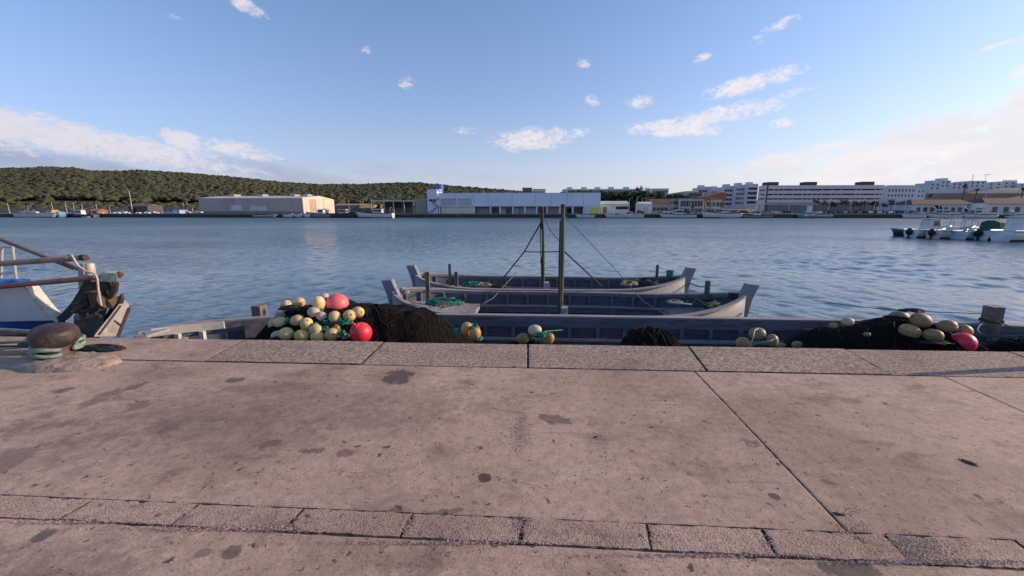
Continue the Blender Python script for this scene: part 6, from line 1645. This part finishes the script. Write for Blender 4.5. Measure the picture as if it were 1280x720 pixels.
boat('trawler', 'dark-hulled boat with a small white wheelhouse in front of the red-roofed hut', 104, YB, 14, 3.6, 1.3, R(180), hull_d, 'trawler', FB, .05)
boat('skiff', 'small white skiff drifting alone on the water off the left quay', 108, YS - 12, 3.2, 1.3, .45, 0, hull_w, 'open', FB)
boat('skiff', 'bluish low boat before the middle of the grey warehouse', 331, YB, 10, 2.6, .9, R(0), hull_g, 'open', FB)
boat('skiff', 'left one of three white boats moored bow-out before the cream gable', 361, YB, 7.5, 2.4, 1.25, R(-35), hull_w, 'open', FB)
boat('skiff', 'middle one of three white boats moored bow-out before the cream gable', 372, YB, 7.5, 2.4, 1.35, R(-35), hull_w, 'open', FB)
boat('skiff', 'right one of three white boats moored bow-out before the cream gable', 383, YB, 7.0, 2.4, 1.25, R(-35), hull_w, 'open', FB)
boat('trawler', 'grey trawler in front of the cream gable corner', 400, YB - .5, 11, 3.6, 1.7, R(180), hull_g, 'trawler', FB, .2)
boat('trawler', 'dark trawler with a big white wheelhouse right of the cream gable', 427, YB, 15, 4.2, 1.8, R(0), hull_d, 'trawler', FB, .05)
boat('trawler', 'white and pale blue trawler under the ochre awning', 470, YB - 1, 16.5, 4.4, 2.0, R(180), hull_w, 'trawler', FB, .2)
boat('launch', 'small white cabin boat at the right end of the market hall', 732, YB, 7.5, 2.4, 1.1, R(180), hull_w, 'cabin', FB)
boat('launch', 'white boat with a forward cabin, left of two below the white shed', 771, YB, 9, 2.8, 1.2, R(180), hull_w, 'cabin', FB)
boat('launch', 'grey-white boat with tall cabin, right of two below the white shed', 790, YB - .6, 9.5, 2.8, 1.3, R(180), hull_w, 'cabin', FB, .02, 1.5)
boat('trawler', 'long white boat with a central wheelhouse below the villa', 848, YB, 14.5, 3.8, 1.5, R(180), hull_w, 'trawler', FB, .12)
boat('trawler', 'largest white trawler with the high bow, below the orange-roofed house', 902, YB, 15.5, 4.4, 2.1, R(180), hull_w, 'trawler', FB, .0)
boat('trawler', 'low grey boat with a thin mast below the left end of the hotel', 946, YB, 11.5, 3.2, 1.1, R(180), hull_g, 'trawler', FB, .1)
boat('launch', 'blue-grey boat with white cabin below the kiosk', 1018, YB, 13, 3.2, 1.2, R(180), hull_g, 'cabin', FB, .05, 1.4)
boat('launch', 'white boat moored below the small white house at right', 1142, YB - 1, 8.5, 2.8, 1.3, R(180), hull_w, 'cabin', FB)
boat('trawler', 'bluish white fishing boat below the left half of the long tiled hall', 1180, YB - 1, 12, 3.6, 1.5, R(180), hull_w, 'trawler', FB, .1)
boat('trawler', 'white fishing boat below the gatehouse between the tiled halls', 1224, YB - 1, 12, 3.6, 1.5, R(180), hull_w, 'trawler', FB, -.02)
boat('launch', 'dark hulled boat below the right-hand tiled hall', 1262, YB, 9, 3, 1.2, R(180), hull_d, 'cabin', FB)
PB = 'small boats berthed at the near right'
boat('motorboat', 'navy dinghy at the left end of the near boat row', 1143, 52, 3.6, 1.5, .62, R(170), hull_n, 'open', PB)
boat('motorboat', 'white cabin motorboat with sunlit windscreen, next to the navy dinghy', 1164, 49.5, 4.6, 1.9, .85, R(10), hull_w, 'cabin', PB, None, 1.15)
boat('motorboat', 'white motorboat with a square canopy frame, right of the cabin one', 1193, 48, 4.8, 1.9, .85, R(12), M('cream_boat_gelcoat', (.52, .49, .43), .45, .1, 1), 'frame', PB)
boat('motorboat', 'white motorboat with a lighter canopy frame, left of the green-covered one', 1222, 47, 4.6, 1.9, .78, R(16), M('pale_blue_boat_gelcoat', (.42, .48, .54), .45, .1, 1), 'frame', PB, None, .95, True)
boat('motorboat', 'white motorboat under a dark green cover', 1254, 46, 5.0, 1.95, .9, R(12), hull_w, 'cover', PB)
boat('motorboat', 'white cabin motorboat at the right edge beside the green-covered one', 1288, 44, 6.0, 2.1, 1.0, R(10), hull_w, 'cabin', PB, -.3, 1.3, True)
boat('motorboat', 'grey inflatable-like boat lying behind the framed boats', 1200, 53, 4.5, 2.0, .7, R(10), hull_g, 'open', PB)
